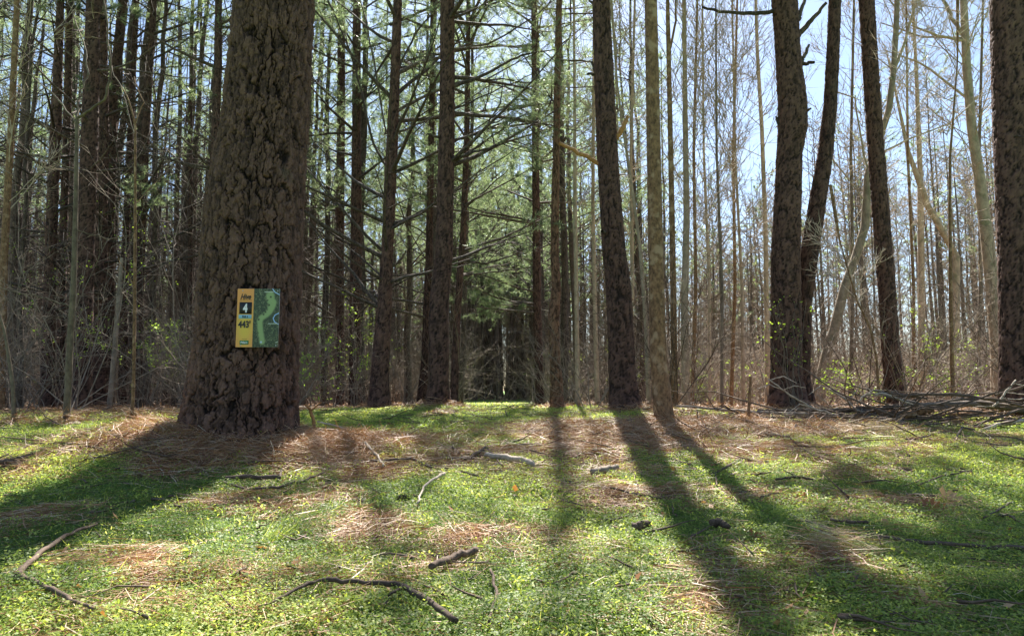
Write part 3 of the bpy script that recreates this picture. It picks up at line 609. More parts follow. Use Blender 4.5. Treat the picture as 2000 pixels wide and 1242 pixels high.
hero('pine_tree', [(1746, 800, 40), (1744, 740, 36), (1737, 640, 33), (1732, 560, 32), (1725, 480, 33), (1708, 250, 30), (1692, 0, 29)], 9.5, 'dark pine leaning left, standing behind the heap of fallen branches', seed=23, nside=52, step=.018, depth=.022)
hero('pine_tree', [(2008, 800, 86), (2002, 740, 82), (1994, 500, 76), (1982, 250, 74), (1974, 0, 72)], 6.5, 'dark thick pine cut by the right edge of the picture', seed=24, nside=90, step=.014, depth=.018,
     stubs=[([(1960, 268, 3), (1985, 266, 3), (2010, 270, 2)], -.3, 0)])
hero('hardwood_tree', [(1596, 790, 24), (1612, 700, 20), (1630, 640, 19), (1650, 560, 18), (1672, 500, 17), (1690, 440, 16), (1695, 340, 14), (1712, 290, 14), (1736, 215, 13), (1745, 140, 11), (1750, 60, 11), (1752, 0, 10)], 11, 'curved tan hardwood trunk swinging right behind the left-leaning dark pine', 'hardwood tree', 'bark_pale', 20, .04, .1, 1, .003, top=12, crown=None, seed=25,
     stubs=[([(1697, 350, 5), (1720, 300, 5), (1780, 270, 4), (1860, 240, 3), (1920, 180, 2)], .4, 0), ([(1741, 150, 7), (1765, 90, 6), (1790, 0, 5), (1800, -60, 4)], .2, 0), ([(1692, 330, 4), (1670, 190, 3), (1610, 175, 2)], -.3, 0)],
     branches=bare_crown(3.5, 11, 22, 2.2, .009))
hero('hardwood_tree', [(1952, 785, 28), (1950, 680, 26), (1938, 560, 24), (1926, 450, 22), (1912, 340, 20), (1898, 250, 18), (1888, 130, 16), (1882, 0, 14)], 11.5, 'tall sunlit tan hardwood leaning left beside the dark pine at the right edge', 'hardwood tree', 'bark_pale', 24, .04, .1, 1, .004, top=13, crown=None, seed=26,
     stubs=[([(1886, 75, 8), (1862, 40, 7), (1842, 0, 6), (1825, -40, 5)], .2, 0), ([(1884, 80, 6), (1830, 70, 5), (1780, 50, 3)], -.3, 0), ([(1900, 200, 5), (1800, 125, 4), (1730, 100, 2)], .3, 0), ([(1884, 75, 5), (1800, 72, 4), (1720, 45, 2)], .2, 0)],
     branches=bare_crown(3.5, 12, 24, 2.6, .01))
hero('hardwood_tree', [(1500, 782, 12), (1498, 640, 10), (1495, 450, 9), (1488, 250, 8), (1479, 100, 7), (1476, 0, 6)], 14, 'slim pale straight stem just left of the big dark twin pine', 'hardwood tree', 'bark_pale', 12, .06, .1, 1, .002, top=12, crown=None, seed=27, branches=bare_crown(4, 11.5, 20, 2.2, .008))
hero('hardwood_tree', [(1340, 790, 18), (1337, 600, 15), (1341, 430, 13), (1338, 200, 10), (1336, 0, 8)], 10, 'pale brown smooth stem right behind the mottled tree', 'hardwood tree', 'bark_pale', 16, .05, .1, 1, .003, top=11, crown=None, seed=28, branches=bare_crown(3, 10.5, 20, 2.0, .008))
hero('hardwood_tree', [(1318, 790, 14), (1314, 500, 12), (1309, 250, 10), (1305, 60, 9), (1304, 0, 7)], 9, 'brown stem peeping past the right side of the mottled tree', 'hardwood tree', 'bark_mossy', 14, .05, .1, 1, .003, top=10, crown=None, seed=29, stubs=[([(1309, 100, 6), (1319, 40, 5), (1322, -30, 4)], .2, 0)], branches=bare_crown(3.2, 9.5, 16, 1.9, .008))
hero('hardwood_tree', [(1129, 797, 10), (1126, 600, 8), (1123, 400, 8), (1122, 200, 6), (1121, 0, 5)], 12, 'thin grey stem just right of the crooked brown pine', 'hardwood tree', 'bark_pale', 10, .08, .1, 1, .002, top=10, crown=None, seed=30, branches=bare_crown(3, 9.5, 18, 1.8, .008))
hero('hardwood_tree', [(1167, 797, 10), (1162, 600, 8), (1158, 400, 7), (1160, 100, 6)], 12.5, 'thin tan stem between the crooked pine and the thick leaning pine', 'hardwood tree', 'bark_pale', 10, .08, .1, 1, .002, top=10, crown=None, seed=31, branches=bare_crown(3, 9.5, 18, 1.8, .008))
hero('hardwood_tree', [(1268, 795, 10), (1262, 640, 8), (1250, 480, 7), (1232, 350, 6), (1215, 240, 5), (1205, 160, 4)], 9.5, 'thin curving stem between the thick leaning pine and the mottled tree', 'hardwood tree', 'bark_pale', 10, .06, .1, 1, .002, top=8, crown=None, seed=32, branches=bare_crown(2.5, 7.5, 12, 1.4, .006))
hero('hardwood_tree', [(1861, 778, 8), (1857, 600, 7), (1855, 400, 6), (1856, 300, 5), (1862, 225, 4), (1870, 120, 3)], 8.5, 'dark slim sapling standing alone before the sunlit tangle on the right', 'sapling', 'bark_mossy', 10, .05, .1, 1, .002, top=7, crown=None, seed=33, branches=bare_crown(3.4, 6.5, 10, 1.3, .005))
hero('hardwood_tree', [(1801, 775, 15), (1800, 640, 13), (1799, 480, 12), (1797, 330, 10), (1790, 150, 7)], 14, 'pale flaking trunk behind and right of the left-leaning dark pine', 'hardwood tree', 'bark_pale', 12, .06, .1, 1, .003, top=10, crown=None, seed=34, branches=bare_crown(3, 9, 18, 2.0, .008))
hero('hardwood_tree', [(1850, 780, 13), (1868, 640, 13), (1868, 500, 13), (1845, 460, 13), (1811, 400, 13), (1799, 365, 12), (1775, 300, 8)], 13, 'tan trunk with an elbow bend leaning left in the right-hand thicket', 'hardwood tree', 'bark_pale', 14, .05, .1, 1, .003, top=7, crown=None, seed=35, branches=bare_crown(4, 6.5, 8, 1.8, .008))
hero('hardwood_tree', [(1718, 792, 6), (1712, 700, 5), (1700, 640, 5), (1675, 590, 4), (1660, 540, 3), (1640, 470, 3)], 8, 'wispy sapling arching left in front of the curved tan trunk', 'sapling', 'bark_mossy', 8, .05, .1, 1, .002, top=3, crown=None, seed=36, branches=bare_crown(1.2, 2.2, 8, 1.0, .004))
for k, (a, b, D_, w) in enumerate(((1352, 1362, 11, 6), (1386, 1372, 12, 5), (1410, 1398, 10, 5), (1428, 1440, 13, 6), (1452, 1430, 12.5, 5), (1660, 1668, 13, 6), (1785, 1770, 11.5, 5), (1228, 1240, 12, 6), (1908, 1920, 13, 6))):
    hero('hardwood_tree', [(a, 785, w + 2), (a + (b - a) * .3 + 4, 560, w + 1), (a + (b - a) * .6 - 3, 300, w), (b, 0, w - 1.5)], D_, ('whip-thin bare stem, ' + ('nearest behind the mottled tree', 'third stem right of the mottled tree', 'wavering in the gap left of the slim pale stem', 'leaning in the open sky gap', 'thin and dark beside the slim pale stem', 'framed by the shaggy trunk and the left-leaning pine', 'right behind the left-leaning pine', 'just right of the thick leaning pine', 'left of the tall sunlit tan hardwood', 'just right of the crooked brown pine')[k]), 'sapling', ('bark_mossy', 'bark_pale', 'twig')[k % 3], 9, .07, .1, 1, .001, top=10, crown=None, seed=400 + k, flare=.15, branches=bare_crown(2.4, 9.6, 30, 1.9, .007, (.75, 1.2)))
# left
hero('pine_tree', [(157, 790, 38), (160, 700, 36), (166, 500, 32), (176, 250, 30), (182, 0, 26)], 11, 'thick dark grey pine behind the forked pale sapling on the left', seed=41, nside=40, depth=.014, branches=low_limbs(1.5, 8, 16, wp(1.8), 8.5))
hero('pine_tree', [(193, 788, 32), (196, 500, 24), (203, 250, 18), (200, 0, 16)], 12, 'grey pine close beside the right flank of the thick dark grey pine', seed=42, nside=32, branches=low_limbs(1.5, 8, 16, wp(1.8), 8.5))
hero('pine_tree', [(207, 788, 26), (211, 500, 22), (220, 200, 20), (241, 0, 18)], 12.6, 'dark pine bending right, second beyond the thick dark grey pine', seed=43, nside=32, branches=low_limbs(1.5, 9, 16, wp(1.8), 8.5))
hero('pine_tree', [(240, 788, 18), (244, 500, 14), (255, 250, 12), (267, 0, 10)], 13.5, 'slender right-leaning pine in the crowded left stand, beside a wavy neighbour', seed=44, nside=24, branches=low_limbs(1.5, 9, 16, wp(1.8), 8.5))
hero('pine_tree', [(268, 788, 18), (275, 500, 15), (285, 250, 15), (301, 0, 11)], 12.5, 'brown right-leaning pine midway between the grey pair and the huge trunk', seed=45, nside=28, branches=low_limbs(1.5, 9, 20, wp(2.0), 4.6))
hero('pine_tree', [(92, 790, 26), (98, 500, 21), (109, 250, 20), (118, 0, 13)], 11.5, 'dark pine with blotched bark left of the forked pale sapling', seed=46, nside=32, branches=low_limbs(1.5, 8, 20, wp(2.0), 8))
hero('pine_tree', [(118, 788, 16), (122, 500, 14), (131, 250, 14), (137, 0, 12)], 13, 'slim pine squeezed between the blotched pine and the thick grey pine', seed=47, nside=24, branches=low_limbs(1.5, 8, 18, wp(1.8), 8))
hero('hardwood_tree', [(0, 800, 16), (8, 500, 13), (22, 250, 12), (33, 0, 10)], 10, 'smooth greenish trunk leaning right at the left edge', 'hardwood tree', 'bark_mossy', 20, .05, .1, 1, .003, top=11, crown=None, seed=48, branches=bare_crown(2.5, 10, 20, 1.8, .008))
hero('pine_tree', [(402, 788, 20), (407, 500, 18), (418, 320, 16), (425, 150, 16), (427, 0, 14)], 12, 'slim pine touching the left side of the huge trunk', seed=49, nside=28, branches=low_limbs(1.5, 9, 20, wp(1.9), 8))
hero('dead_snag', [(370, 790, 10), (371, 600, 9), (372, 400, 8), (372, 240, 7), (372, 165, 6)], 13, 'broken-topped dead snag standing left of the huge trunk', 'dead tree', 'bark_pine', 16, .03, .04, 2, .006, top=0, crown=None, seed=50)
hero('dead_snag', [(215, 785, 10), (221, 720, 10), (227, 640, 9), (234, 560, 8), (238, 500, 6)], 9.5, 'rusty orange dead stub in the left undergrowth', 'dead tree', 'twig', 14, .03, .04, 2, .008, top=0, crown=None, seed=51)
hero('sapling', [(131, 833, 15), (131, 790, 13), (138, 650, 12), (144, 550, 11), (148, 400, 9), (151, 232, 7)], 5.7, 'pale forked sapling standing on the grass at the left', 'sapling', 'bark_sapling', 16, .02, .1, 1, .002, top=0, crown=None, seed=52, flare=.3,
     stubs=[([(151, 240, 6), (153, 200, 3), (163, 170, 3), (171, 140, 4), (167, 100, 3), (140, 20, 2), (125, -20, 2)], .3, 0), ([(151, 234, 6), (177, 216, 5), (205, 190, 5), (215, 145, 4), (211, 60, 3), (203, 0, 3), (200, -60, 2)], -.2, 0),
            ([(146, 238, 3), (110, 190, 3), (60, 148, 2), (0, 128, 2)], .2, 0), ([(217, 130, 2), (240, 180, 2), (262, 260, 2)], -.2, 0), ([(149, 330, 2), (60, 300, 2), (20, 260, 1)], .1, 0), ([(140, 600, 3), (80, 580, 2), (0, 562, 2)], .1, 0), ([(150, 450, 2), (220, 470, 2), (300, 440, 1)], .2, 0)])
hero('sapling', [(28, 836, 8), (27, 780, 7), (24, 742, 7), (16, 690, 6), (8, 641, 5), (-6, 600, 4), (-30, 520, 3)], 5.6, 'thin bowed sapling leaning out of the left edge', 'sapling', 'bark_sapling', 10, .02, .1, 1, .001, top=0, crown=None, seed=53, flare=.2)
hero('sapling', [(258, 824, 7), (261, 740, 6), (263, 600, 6), (264, 400, 5), (264, 241, 4), (250, 190, 3), (225, 150, 2)], 6.3, 'thin dark upright sapling between the forked sapling and the huge trunk', 'sapling', 'bark_mossy', 10, .02, .1, 1, .001, top=0, crown=None, seed=54, flare=.2,
     stubs=[([(264, 245, 3), (280, 200, 2), (262, 150, 2)], .1, 0), ([(263, 400, 2), (330, 330, 1)], .2, 0), ([(262, 560, 2), (230, 500, 1)], -.2, 0)])
hero('dead_snag', [(1461, 823, 7), (1463, 790, 6), (1465, 760, 6), (1466, 735, 5)], 6.0, 'short dark upright stick stub between the mottled tree and the big twin pine', 'stub', 'bark_mossy', 12, .01, .04, 2, .002, top=0, crown=None, seed=55, flare=.05)

rng = np.random.default_rng(66); HB = Geo()
for bx, by, br in HERO_BASES:
    n = int(260 + 4200 * br); a = rng.uniform(0, 6.28, n); r = br * 1.05 + np.abs(rng.normal(0, .12 + br * .7, n)); x = bx + r * np.cos(a); y = by + r * np.sin(a)
    straw(HB, x, y, gh(x, y) + rng.random(n) * (.02 + .09 * np.exp(-(r - br) / .12)), rng.uniform(.1, .22, n), np.full(n, .0028 + .0002 * by), rng, .35)
tag(link('needle_drifts', HB.mesh('needle_drifts'), M['straw']), 'drifts of fallen needles heaped against the feet of the trunks', 'pine straw', kind='stuff')
# ------------------------------------------------------------------ repeats: prototypes
def proto_pine(seed, H=15., r0=.13, z0=2.0, dead=4.5, n=70, Lm=2.4, dens=1., low=10):
    rng = np.random.default_rng(seed); k = 24; z = np.linspace(-.15, H, k)
    wx = np.cumsum(rng.normal(0, .03, k)); wy = np.cumsum(rng.normal(0, .03, k)); wx -= np.interp(0, z, wx); wy -= np.interp(0, z, wy)
    r = r0 * (1 - .85 * (z / H).clip(0, 1)) * (1 + .35 * np.exp(-z.clip(0) / .25))
    path = lambda q: (float(np.interp(q, z, wx)), float(np.interp(q, z, wy)), float(np.interp(q, z, r)))
    T = Geo(); T.tubes(np.stack([wx, wy, z], 1)[None], r[None], 12)
    W, G = Geo(), Geo()
    pine_limbs(path, z0, H - .2, n, rng, lambda q: np.clip((H + 1 - q) * .3, .4, Lm), lambda q: dead, W, G, .014, (.2, .7), dens, nper=7, nW=.007)
    pine_limbs(path, .8, z0 + 1.5, low, rng, lambda q: np.full_like(q, 1.2), lambda q: 99, W, None, .01, (-.1, .4), 1)
    return T.mesh('trunk', True), W.mesh('branches'), G.mesh('crown')
def proto_bare(seed, H=10., r0=.06, n1=20, Lm=2.2, el=(.6, 1.1), lean=.0, green=0):
    rng = np.random.default_rng(seed); k = 20; z = np.linspace(-.1, H, k)
    wx = np.cumsum(np.cumsum(rng.normal(0, .018, k)) + rng.normal(0, .05, k)) + lean * z ** 1.4 / H; wy = np.cumsum(rng.normal(0, .06, k)); wx -= wx[0]; wy -= wy[0]
    r = r0 * (1 - .88 * (z / H).clip(0, 1)) * (1 + .3 * np.exp(-z.clip(0) / .2))
    path = lambda q: (float(np.interp(q, z, wx)), float(np.interp(q, z, wy)), 0)
    T = Geo(); T.tubes(np.stack([wx, wy, z], 1)[None], r[None], 9); W = Geo(); G = Geo()
    bare_crown(H * .18, H * .97, n1, Lm, r0 * .22, el)(path, W, G, rng)
    return T.mesh('trunk', True), W.mesh('branches'), None
def proto_shrub(seed, H=2.2, ns=7, leafy=0, spread=.35):
    rng = np.random.default_rng(seed)
    a = rng.uniform(0, 6.28, ns); e = rng.uniform(.9, 1.5, ns); S = np.stack([rng.normal(0, .08, ns), rng.normal(0, .08, ns), np.full(ns, -.05)], 1)
    D = np.stack([np.cos(a) * np.cos(e), np.sin(a) * np.cos(e), np.sin(e)], 1)
    W = Geo(); P1, R1 = limbs(S, D, H * rng.uniform(.6, 1.25, ns), np.full(ns, .008), 9, rng, .11, .0); W.tubes(P1, R1, 5)
    S, D, L, r = children(P1, R1, 9, .12, .95, .8, .42, .6, rng, 0, .5); P2, R2 = limbs(S, D, L, np.maximum(r, .004), 6, rng, .16, .05); W.tubes(P2, R2, 3)
    S, D, L, r = children(P2, R2, 3, .1, .95, .85, .5, .7, rng, 0, .5); P3, R3 = limbs(S, D, L, np.maximum(r, .003), 4, rng, .2, 0); W.tubes(P3, R3, 3)
    G = None
    if leafy:
        G = Geo(); m = leafy; i = rng.integers(0, len(P3), m); t = rng.integers(1, 4, m); C = P3[i, t] + rng.normal(0, .015, (m, 3)); d = unit(rng.normal(size=(m, 3))); s = unit(np.cross(d, rng.normal(size=(m, 3))))
        L = rng.uniform(.02, .04, m); G.leaves(C, d, s, L, L * .5, rng.random(m)); G = G.mesh('foliage')
    return None, W.mesh('stems'), G
PINES = [proto_pine(100 + k, 15 + k % 3, .09 + .02 * (k % 3), 2.2 + .3 * k, 5.2 + .8 * (k % 3), 44, 2.2, .6, 18) for k in range(5)]
NARROW = [proto_pine(170 + k, 14 + k % 3, .07 + .02 * (k % 3), 2.5, 8.7 + k % 2, 46, 1.8, .5, 18) for k in range(5)]
BARES = [proto_bare(200 + k, 8.5 + 1.3 * (k % 4), .045 + .012 * (k % 3), 26, 2.2, (.55, 1.15), (.0, .1, -.12, .05, -.05, .15)[k]) for k in range(6)]
THIN = [proto_bare(260 + k, 5 + k % 3, .02 + .006 * (k % 2), 12, 1.3, (.5, 1.1), (.1, -.15, .25, 0)[k]) for k in range(4)]
WHIP = [proto_bare(280 + k, 10 + k, .03 + .006 * (k % 3), 30, 2.0, (.85, 1.25), (.1, -.2, .3, 0, -.1)[k]) for k in range(5)]
SHR = [proto_shrub(300 + k, 1.5 + .35 * k, 6 + k % 3, 0) for k in range(5)]
SHL = [proto_shrub(320 + k, 1.3 + .4 * k, 5, 420) for k in range(3)]
DRY = [proto_shrub(340 + k, .55, 8, 0) for k in range(2)]

def place(name, pr, x, y, rz, s, label, cat, group, bark, twig, leaf='needle', part2='branches', part3='crown', tilt=None):
    root = empty(name, (x, y, float(gh(x, y))), label, cat, group); root.rotation_euler = (*(tilt or (0, 0)), rz); root.scale = (s, s, s)
    for nm_, me, mt in (('trunk', pr[0], bark), (part2, pr[1], twig), (part3, pr[2], leaf)):
        if me is None: continue
        if not me.materials: me.materials.append(M[mt])
        o = bpy.data.objects.new(nm_, me); o.parent = root; col.objects.link(o)
        if me.materials[0] is not M[mt]: o.material_slots[0].link = 'OBJECT'; o.material_slots[0].material = M[mt]
def whereis(px, y):
    for a, t in ((60, 'at the left edge'), (160, 'left of the thick dark grey pine'), (400, 'between thick grey pine and huge trunk'), (690, 'just right of the huge trunk'), (960, 'left of the track'), (1190, 'right of the track'), (1310, 'behind the mottled tree'), (1540, 'between mottled tree and twin pine'), (1750, 'between twin pine and left-leaning pine'), (1960, 'right of the left-leaning pine')):
        if px < a: break
    else: t = 'at the right edge'
    return (' near, ' if y < 14 else ' farther back, ' if y < 22 else ' deep in, ') + t
rng = np.random.default_rng(2024)
taken = []
def free(x, y, d):
    for a, b in taken:
        if (a - x) ** 2 + (b - y) ** 2 < d * d: return False
    taken.append((x, y)); return True
def track(px, y): return 905 < px < 1040 or (y < 11 and 880 < px < 1060)
# left and centre stand of pines
cnt = 0
while cnt < 165:
    y = rng.uniform(11.5, 36); px = rng.uniform(-160, 1300) if cnt < 110 else rng.uniform(-160, 600)
    if px > 1060 and rng.random() < .55: continue
    x = (px - 1000) / F * y
    if track(px, y) and y < 33: continue
    if y < 15 and px > 560: continue
    if 1040 < px < 1200 and rng.random() < .5: continue
    if 560 < px < 905 and rng.random() < .35: continue
    if not free(x, y, .75): continue
    left = px < 560
    lab = 'straight narrow pine' + whereis(px, y)
    place('pine_tree', (NARROW if left and rng.random() < .93 else PINES)[cnt % 5], x, y, rng.uniform(0, 6.28), rng.uniform(.8, 1.1), lab, 'pine tree', 'pines left of the huge trunk' if left else ('pines between huge trunk and track' if px < 950 else 'pines right of the track'), 'bark_far', 'bark_far', tilt=(rng.normal(0, .015), rng.normal(0, .02))); cnt += 1
# full-boughed pines flanking the track, their limbs reaching over it
BOUGH = [proto_pine(150 + k, 14.5 + k, .11, 2.4 + .5 * k, 3.2, 58, 3.2, 1.15, 6) for k in range(3)]
for k, (px, y, s_) in enumerate(((850, 16.5, 1.), (885, 20.5, 1.05), (1052, 22, 1.), (1120, 19, .9), (872, 25, 1.), (1048, 27, 1.05), (800, 19, .95))):
    x = (px - 1000) / F * y; taken.append((x, y))
    place('pine_tree', BOUGH[k % 3], x, y, rng.uniform(0, 6.28), s_, 'full-boughed green pine' + whereis(px, y), 'pine tree', 'boughed pines along the track', 'bark_far', 'bark_far')
# hardwoods, mostly right
cnt = 0
while cnt < 100:
    y = rng.uniform(10.5, 34); px = rng.uniform(1060, 2200) if rng.random() < .93 else rng.uniform(-100, 850)
    x = (px - 1000) / F * y
    if not free(x, y, .55): continue
    rgt = px > 1000
    place('hardwood_tree', BARES[cnt % 6], x, y, rng.uniform(0, 6.28), rng.uniform(.7, 1.1), 'bare pale hardwood' + whereis(px, y), 'hardwood tree', 'bare hardwoods on the right' if rgt else 'bare hardwoods on the left', ('bark_pale', 'bark_pale', 'bark_mossy')[cnt % 3], 'twig_pale', tilt=(rng.normal(0, .04), rng.normal(0, .05))); cnt += 1
for k in range(130):
    y = rng.uniform(10, 26); px = rng.uniform(1120, 1540) if k % 2 else rng.uniform(1590, 2060); x = (px - 1000) / F * y
    if not free(x, y, .12): continue
    place('hardwood_tree', WHIP[k % 5], x, y, rng.uniform(0, 6.28), rng.uniform(.8, 1.1), 'tall whip-thin bare tree' + whereis(px, y), 'hardwood tree', 'whip-thin trees on the right', ('bark_pale', 'twig', 'bark_mossy')[k % 3], ('twig', 'twig_pale')[k % 2], tilt=(rng.normal(0, .04), rng.normal(0, .06)))
cnt = 0
while cnt < 150:
    y = rng.uniform(7.5, 22); px = rng.uniform(-120, 2120)
    x = (px - 1000) / F * y
    if 690 < px < 1110 and y < 14 or track(px, y): continue
    if 560 < px < 1110 and y < 11: continue
    if 1110 < px < 2100 and y < 9.5: continue
    if not free(x, y, .35): continue
    rgt = px > 1000
    place('sapling', THIN[cnt % 4], x, y, rng.uniform(0, 6.28), rng.uniform(.6, 1.15), 'spindly leafless sapling' + whereis(px, y), 'sapling', 'saplings on the right' if rgt else 'saplings on the left', 'twig_pale' if rgt else 'twig', 'twig_pale' if rgt else 'twig', tilt=(rng.normal(0, .08), rng.normal(0, .08))); cnt += 1
cnt = 0
while cnt < 165:
    y = 7.3 + 18 * rng.random() ** 1.3; px = rng.uniform(-120, 2120)
    x = (px - 1000) / F * y
    if 600 < px < 1150 and y < 12.5 or (track(px, y) and y < 27): continue
    if px > 1150 and y < 9 or rng.random() < .45: continue
    rgt = px > 1000; lf = rng.random() < .13
    place('shrub', SHL[cnt % 3] if lf else SHR[cnt % 5], x, y, rng.uniform(0, 6.28), rng.uniform(.6, 1.15), ('shrub with fresh green leaves' if lf else 'tangled leafless shrub') + whereis(px, y), 'shrub', ('leafy' if lf else 'bare') + ' shrubs ' + ('right' if rgt else 'left'), 'twig', ('twig', 'dead', 'twig_pale')[cnt % 3] if rgt else 'twig', 'leaf', 'stems', 'foliage', (rng.normal(0, .12), rng.normal(0, .12))); cnt += 1

# ------------------------------------------------------------------ the far wood, one mass
rng = np.random.default_rng(31)
FT, FW_, FG = Geo(), Geo(), Geo()
n = 760; th = rng.uniform(-.82, .82, n); r = rng.uniform(33, 62, n); th[:60] = rng.uniform(-.09, .06, 60); r[:60] = rng.uniform(38, 70, 60); x = np.sin(th) * r; y = np.cos(th) * r
H = np.where(th < .12, rng.uniform(11, 16, n) - 3.5 * (th < -.12), rng.uniform(7, 12, n)); H = np.where(th > .42, rng.uniform(11, 17, n), H)
zt = np.linspace(0, 1, 5); Pt = np.stack([x[:, None] + np.cumsum(rng.normal(0, .1, (n, 5)), 1), y[:, None] + 0 * zt, -.2 + H[:, None] * zt], -1)
rr_ = (np.where(th < .12, rng.uniform(.09, .2, n), rng.uniform(.05, .12, n))[:, None] * (1 - .9 * zt)); lm = th < .12; FR = Geo(); FT.tubes(Pt[lm], rr_[lm], 6); FR.tubes(Pt[~lm], rr_[~lm], 6)
m = 18; idx = np.repeat(np.arange(n), m * 3); q = len(idx); t = rng.uniform(.05, 1, q) ** .8; S = np.stack([x[idx], y[idx], H[idx] * t], 1)
az = rng.uniform(0, 6.28, q); e = rng.uniform(.1, 1.0, q); D = np.stack([np.cos(az) * np.cos(e), np.sin(az) * np.cos(e), np.sin(e)], 1)
P1, R1 = limbs(S, D, rng.uniform(.8, 2.6, q) * (1.1 - .5 * t), np.full(q, .022), 4, rng, .1, .2); FW_.tubes(P1, R1, 3)
S, D, L, r_ = children(P1, R1, 4, .2, 1, .7, .5, .6, rng); P2, R2 = limbs(S, D, L, np.full(len(S), .013), 3, rng, .1, .1); FW_.tubes(P2, R2, 3)
pine = (th[idx] < .1) | (rng.random(q) < .12); pine &= (t > .35) & ((th[idx] > -.12) | (rng.random(q) < .5))
tufts(FG, P1[pine], .4, 7, 7, rng, .2, .028, .8); cen = pine & (np.abs(th[idx]) < .2); tufts(FG, P1[cen], .2, 3, 7, rng, .2, .028, .8)
tag(link('distant_wood', FT.mesh('distant_wood'), M['bark_far']), 'far-off mass of crowded trunks closing the end of the track', 'woodland', kind='stuff')
tag(link('distant_hardwoods', FR.mesh('distant_hardwoods'), M['twig']), 'far-off mass of pale slender trunks behind the right-hand thicket', 'woodland', kind='stuff')
tag(link('distant_twigs', FW_.mesh('distant_twigs'), M['twig_pale']), 'far-off mass of grey bare twigs behind the nearer trees', 'woodland', kind='stuff')
tag(link('distant_foliage', FG.mesh('distant_foliage'), M['needle']), 'far-off mass of green pine foliage behind the nearer trees', 'woodland', kind='stuff')
# low brush closing the view under the far trees
n = 6500; px = rng.uniform(-200, 2200, n); y = rng.uniform(13, 38, n); x = (px - 1000) / F * y
ok = ~((px > 905) & (px < 1040) & (y < 27)) & (rng.random(n) < np.where(px > 1050, .6, .4)); x, y = x[ok], y[ok]; n = len(x)
B = Geo(); e = rng.uniform(.5, 1.5, n); az = rng.uniform(0, 6.28, n); D = np.stack([np.cos(az) * np.cos(e), np.sin(az) * np.cos(e), np.sin(e)], 1)
P1, R1 = limbs(np.stack([x, y, gh(x, y) - .02], 1), D, rng.uniform(.5, 2.8, n), rng.uniform(.007, .015, n), 6, rng, .14, .0); B.tubes(P1, R1, 3)
S, D, L, r_ = children(P1, R1, 4, .15, 1, .8, .45, .6, rng); P2, R2 = limbs(S, D, L, np.full(len(S), .006), 4, rng, .18, 0); B.tubes(P2, R2, 3)
n = 5000; px = rng.uniform(-300, 2300, n); y = rng.uniform(36, 70, n); x = (px - 1000) / F * y; e = rng.uniform(.8, 1.5, n); az = rng.uniform(0, 6.28, n); D = np.stack([np.cos(az) * np.cos(e), np.sin(az) * np.cos(e), np.sin(e)], 1)
P1, R1 = limbs(np.stack([x, y, gh(x, y) - .02], 1), D, rng.uniform(2, 5.5, n), rng.uniform(.015, .04, n), 5, rng, .1, .0); B.tubes(P1, R1, 3)
S, D, L, r_ = children(P1, R1, 6, .15, 1, .8, .4, .6, rng); P2, R2 = limbs(S, D, L, np.full(len(S), .012), 3, rng, .18, 0); B.tubes(P2, R2, 3)
tag(link('undergrowth', B.mesh('undergrowth'), M['twig']), 'dense mass of thin brush stems filling the wood behind the nearer shrubs', 'undergrowth', kind='stuff')

# ------------------------------------------------------------------ fallen sticks
def stick(name, pl, label, mat='dead', lift=.0, cat='stick', D=None, forks=(), sides=8, group=None):
    """pl: (px,py,w) polyline lying on the ground (D None) or at distance D"""
    rs = np.random.default_rng(int(abs(pl[0][0] * 7 + pl[0][1] * 13)) + 1); G = Geo(); first = None
    for k, p in enumerate([pl] + list(forks)):
        pp = []; rr = []
        for i, q in enumerate(p):
            if D is None: w = onground(q[0], q[1]); d = w[1]; w = w + np.array([0, 0, q[2] / 2 * d / F * .7 + lift + .026])
            else: d = D + (q[3] if len(q) > 3 else 0); w = pix(q[0], q[1], d)
            pp.append(w); rr.append(q[2] / 2 * d / F)
        pp = np.array(pp); nn = max(7, 5 * len(pp)); tt = np.linspace(0, len(pp) - 1, nn)
        c = np.stack([np.interp(tt, np.arange(len(pp)), pp[:, j]) for j in range(3)], 1); r = np.interp(tt, np.arange(len(pp)), rr)
        c[1:-1] += rs.normal(0, 1, (nn - 2, 3)) * min(np.mean(r) * .35, .003); r = r * (rs.uniform(.96, 1.03, nn) if cat == 'log' else rs.uniform(.88, 1.12, nn))
        if D is None: c[:, 2] = np.maximum(c[:, 2], gh(c[:, 0], c[:, 1]) + r * .5)
        if first is None: first = c[0].copy()
        G.tubes((c - first)[None], r[None], sides)
        # caps
        for e, s_ in ((0, 1), (nn - 1, -1)):
            if sides != 4:
                b = G.n; ring = np.arange(sides)
                off = G.n - nn * sides + e * sides
                cc = (c - first)[e]; G.add(cc[None]); tr = np.stack([ring + off, (ring + 1) % sides + off, np.full(sides, b)], 1); G.T.append(tr if s_ < 0 else tr[:, ::-1])
                if e == 0: G.n = G.n  # keep
                if s_ == 1: base_fix = 1
                # ring indices of the far end shift by the cap vertex just added
                if e == 0: nn_shift = 1
        # second cap used the wrong offset by one vertex when e != 0: corrected below
        if sides != 4:
            G.T[-1] = np.where(G.T[-1] < G.n - 1, G.T[-1] - 1, G.T[-1])
    o = link(name, G.mesh(name, True), M[mat]); o.location = first
    return tag(o, label, cat, group)
stick('fallen_stick', [(28, 1150, 12), (70, 1108, 10), (125, 1066, 8), (188, 1041, 4)], 'dark forked stick with pale split tip at the front left corner', forks=[[(40, 1150, 10), (110, 1182, 9), (178, 1214, 6)]])
stick('fallen_stick', [(505, 1212, 4), (560, 1186, 6), (615, 1160, 8), (700, 1162, 9), (780, 1166, 11), (830, 1196, 12), (890, 1246, 12)], 'long bent lichened stick crossing the bottom edge left of centre', forks=[[(788, 1172, 7), (758, 1190, 5)]])
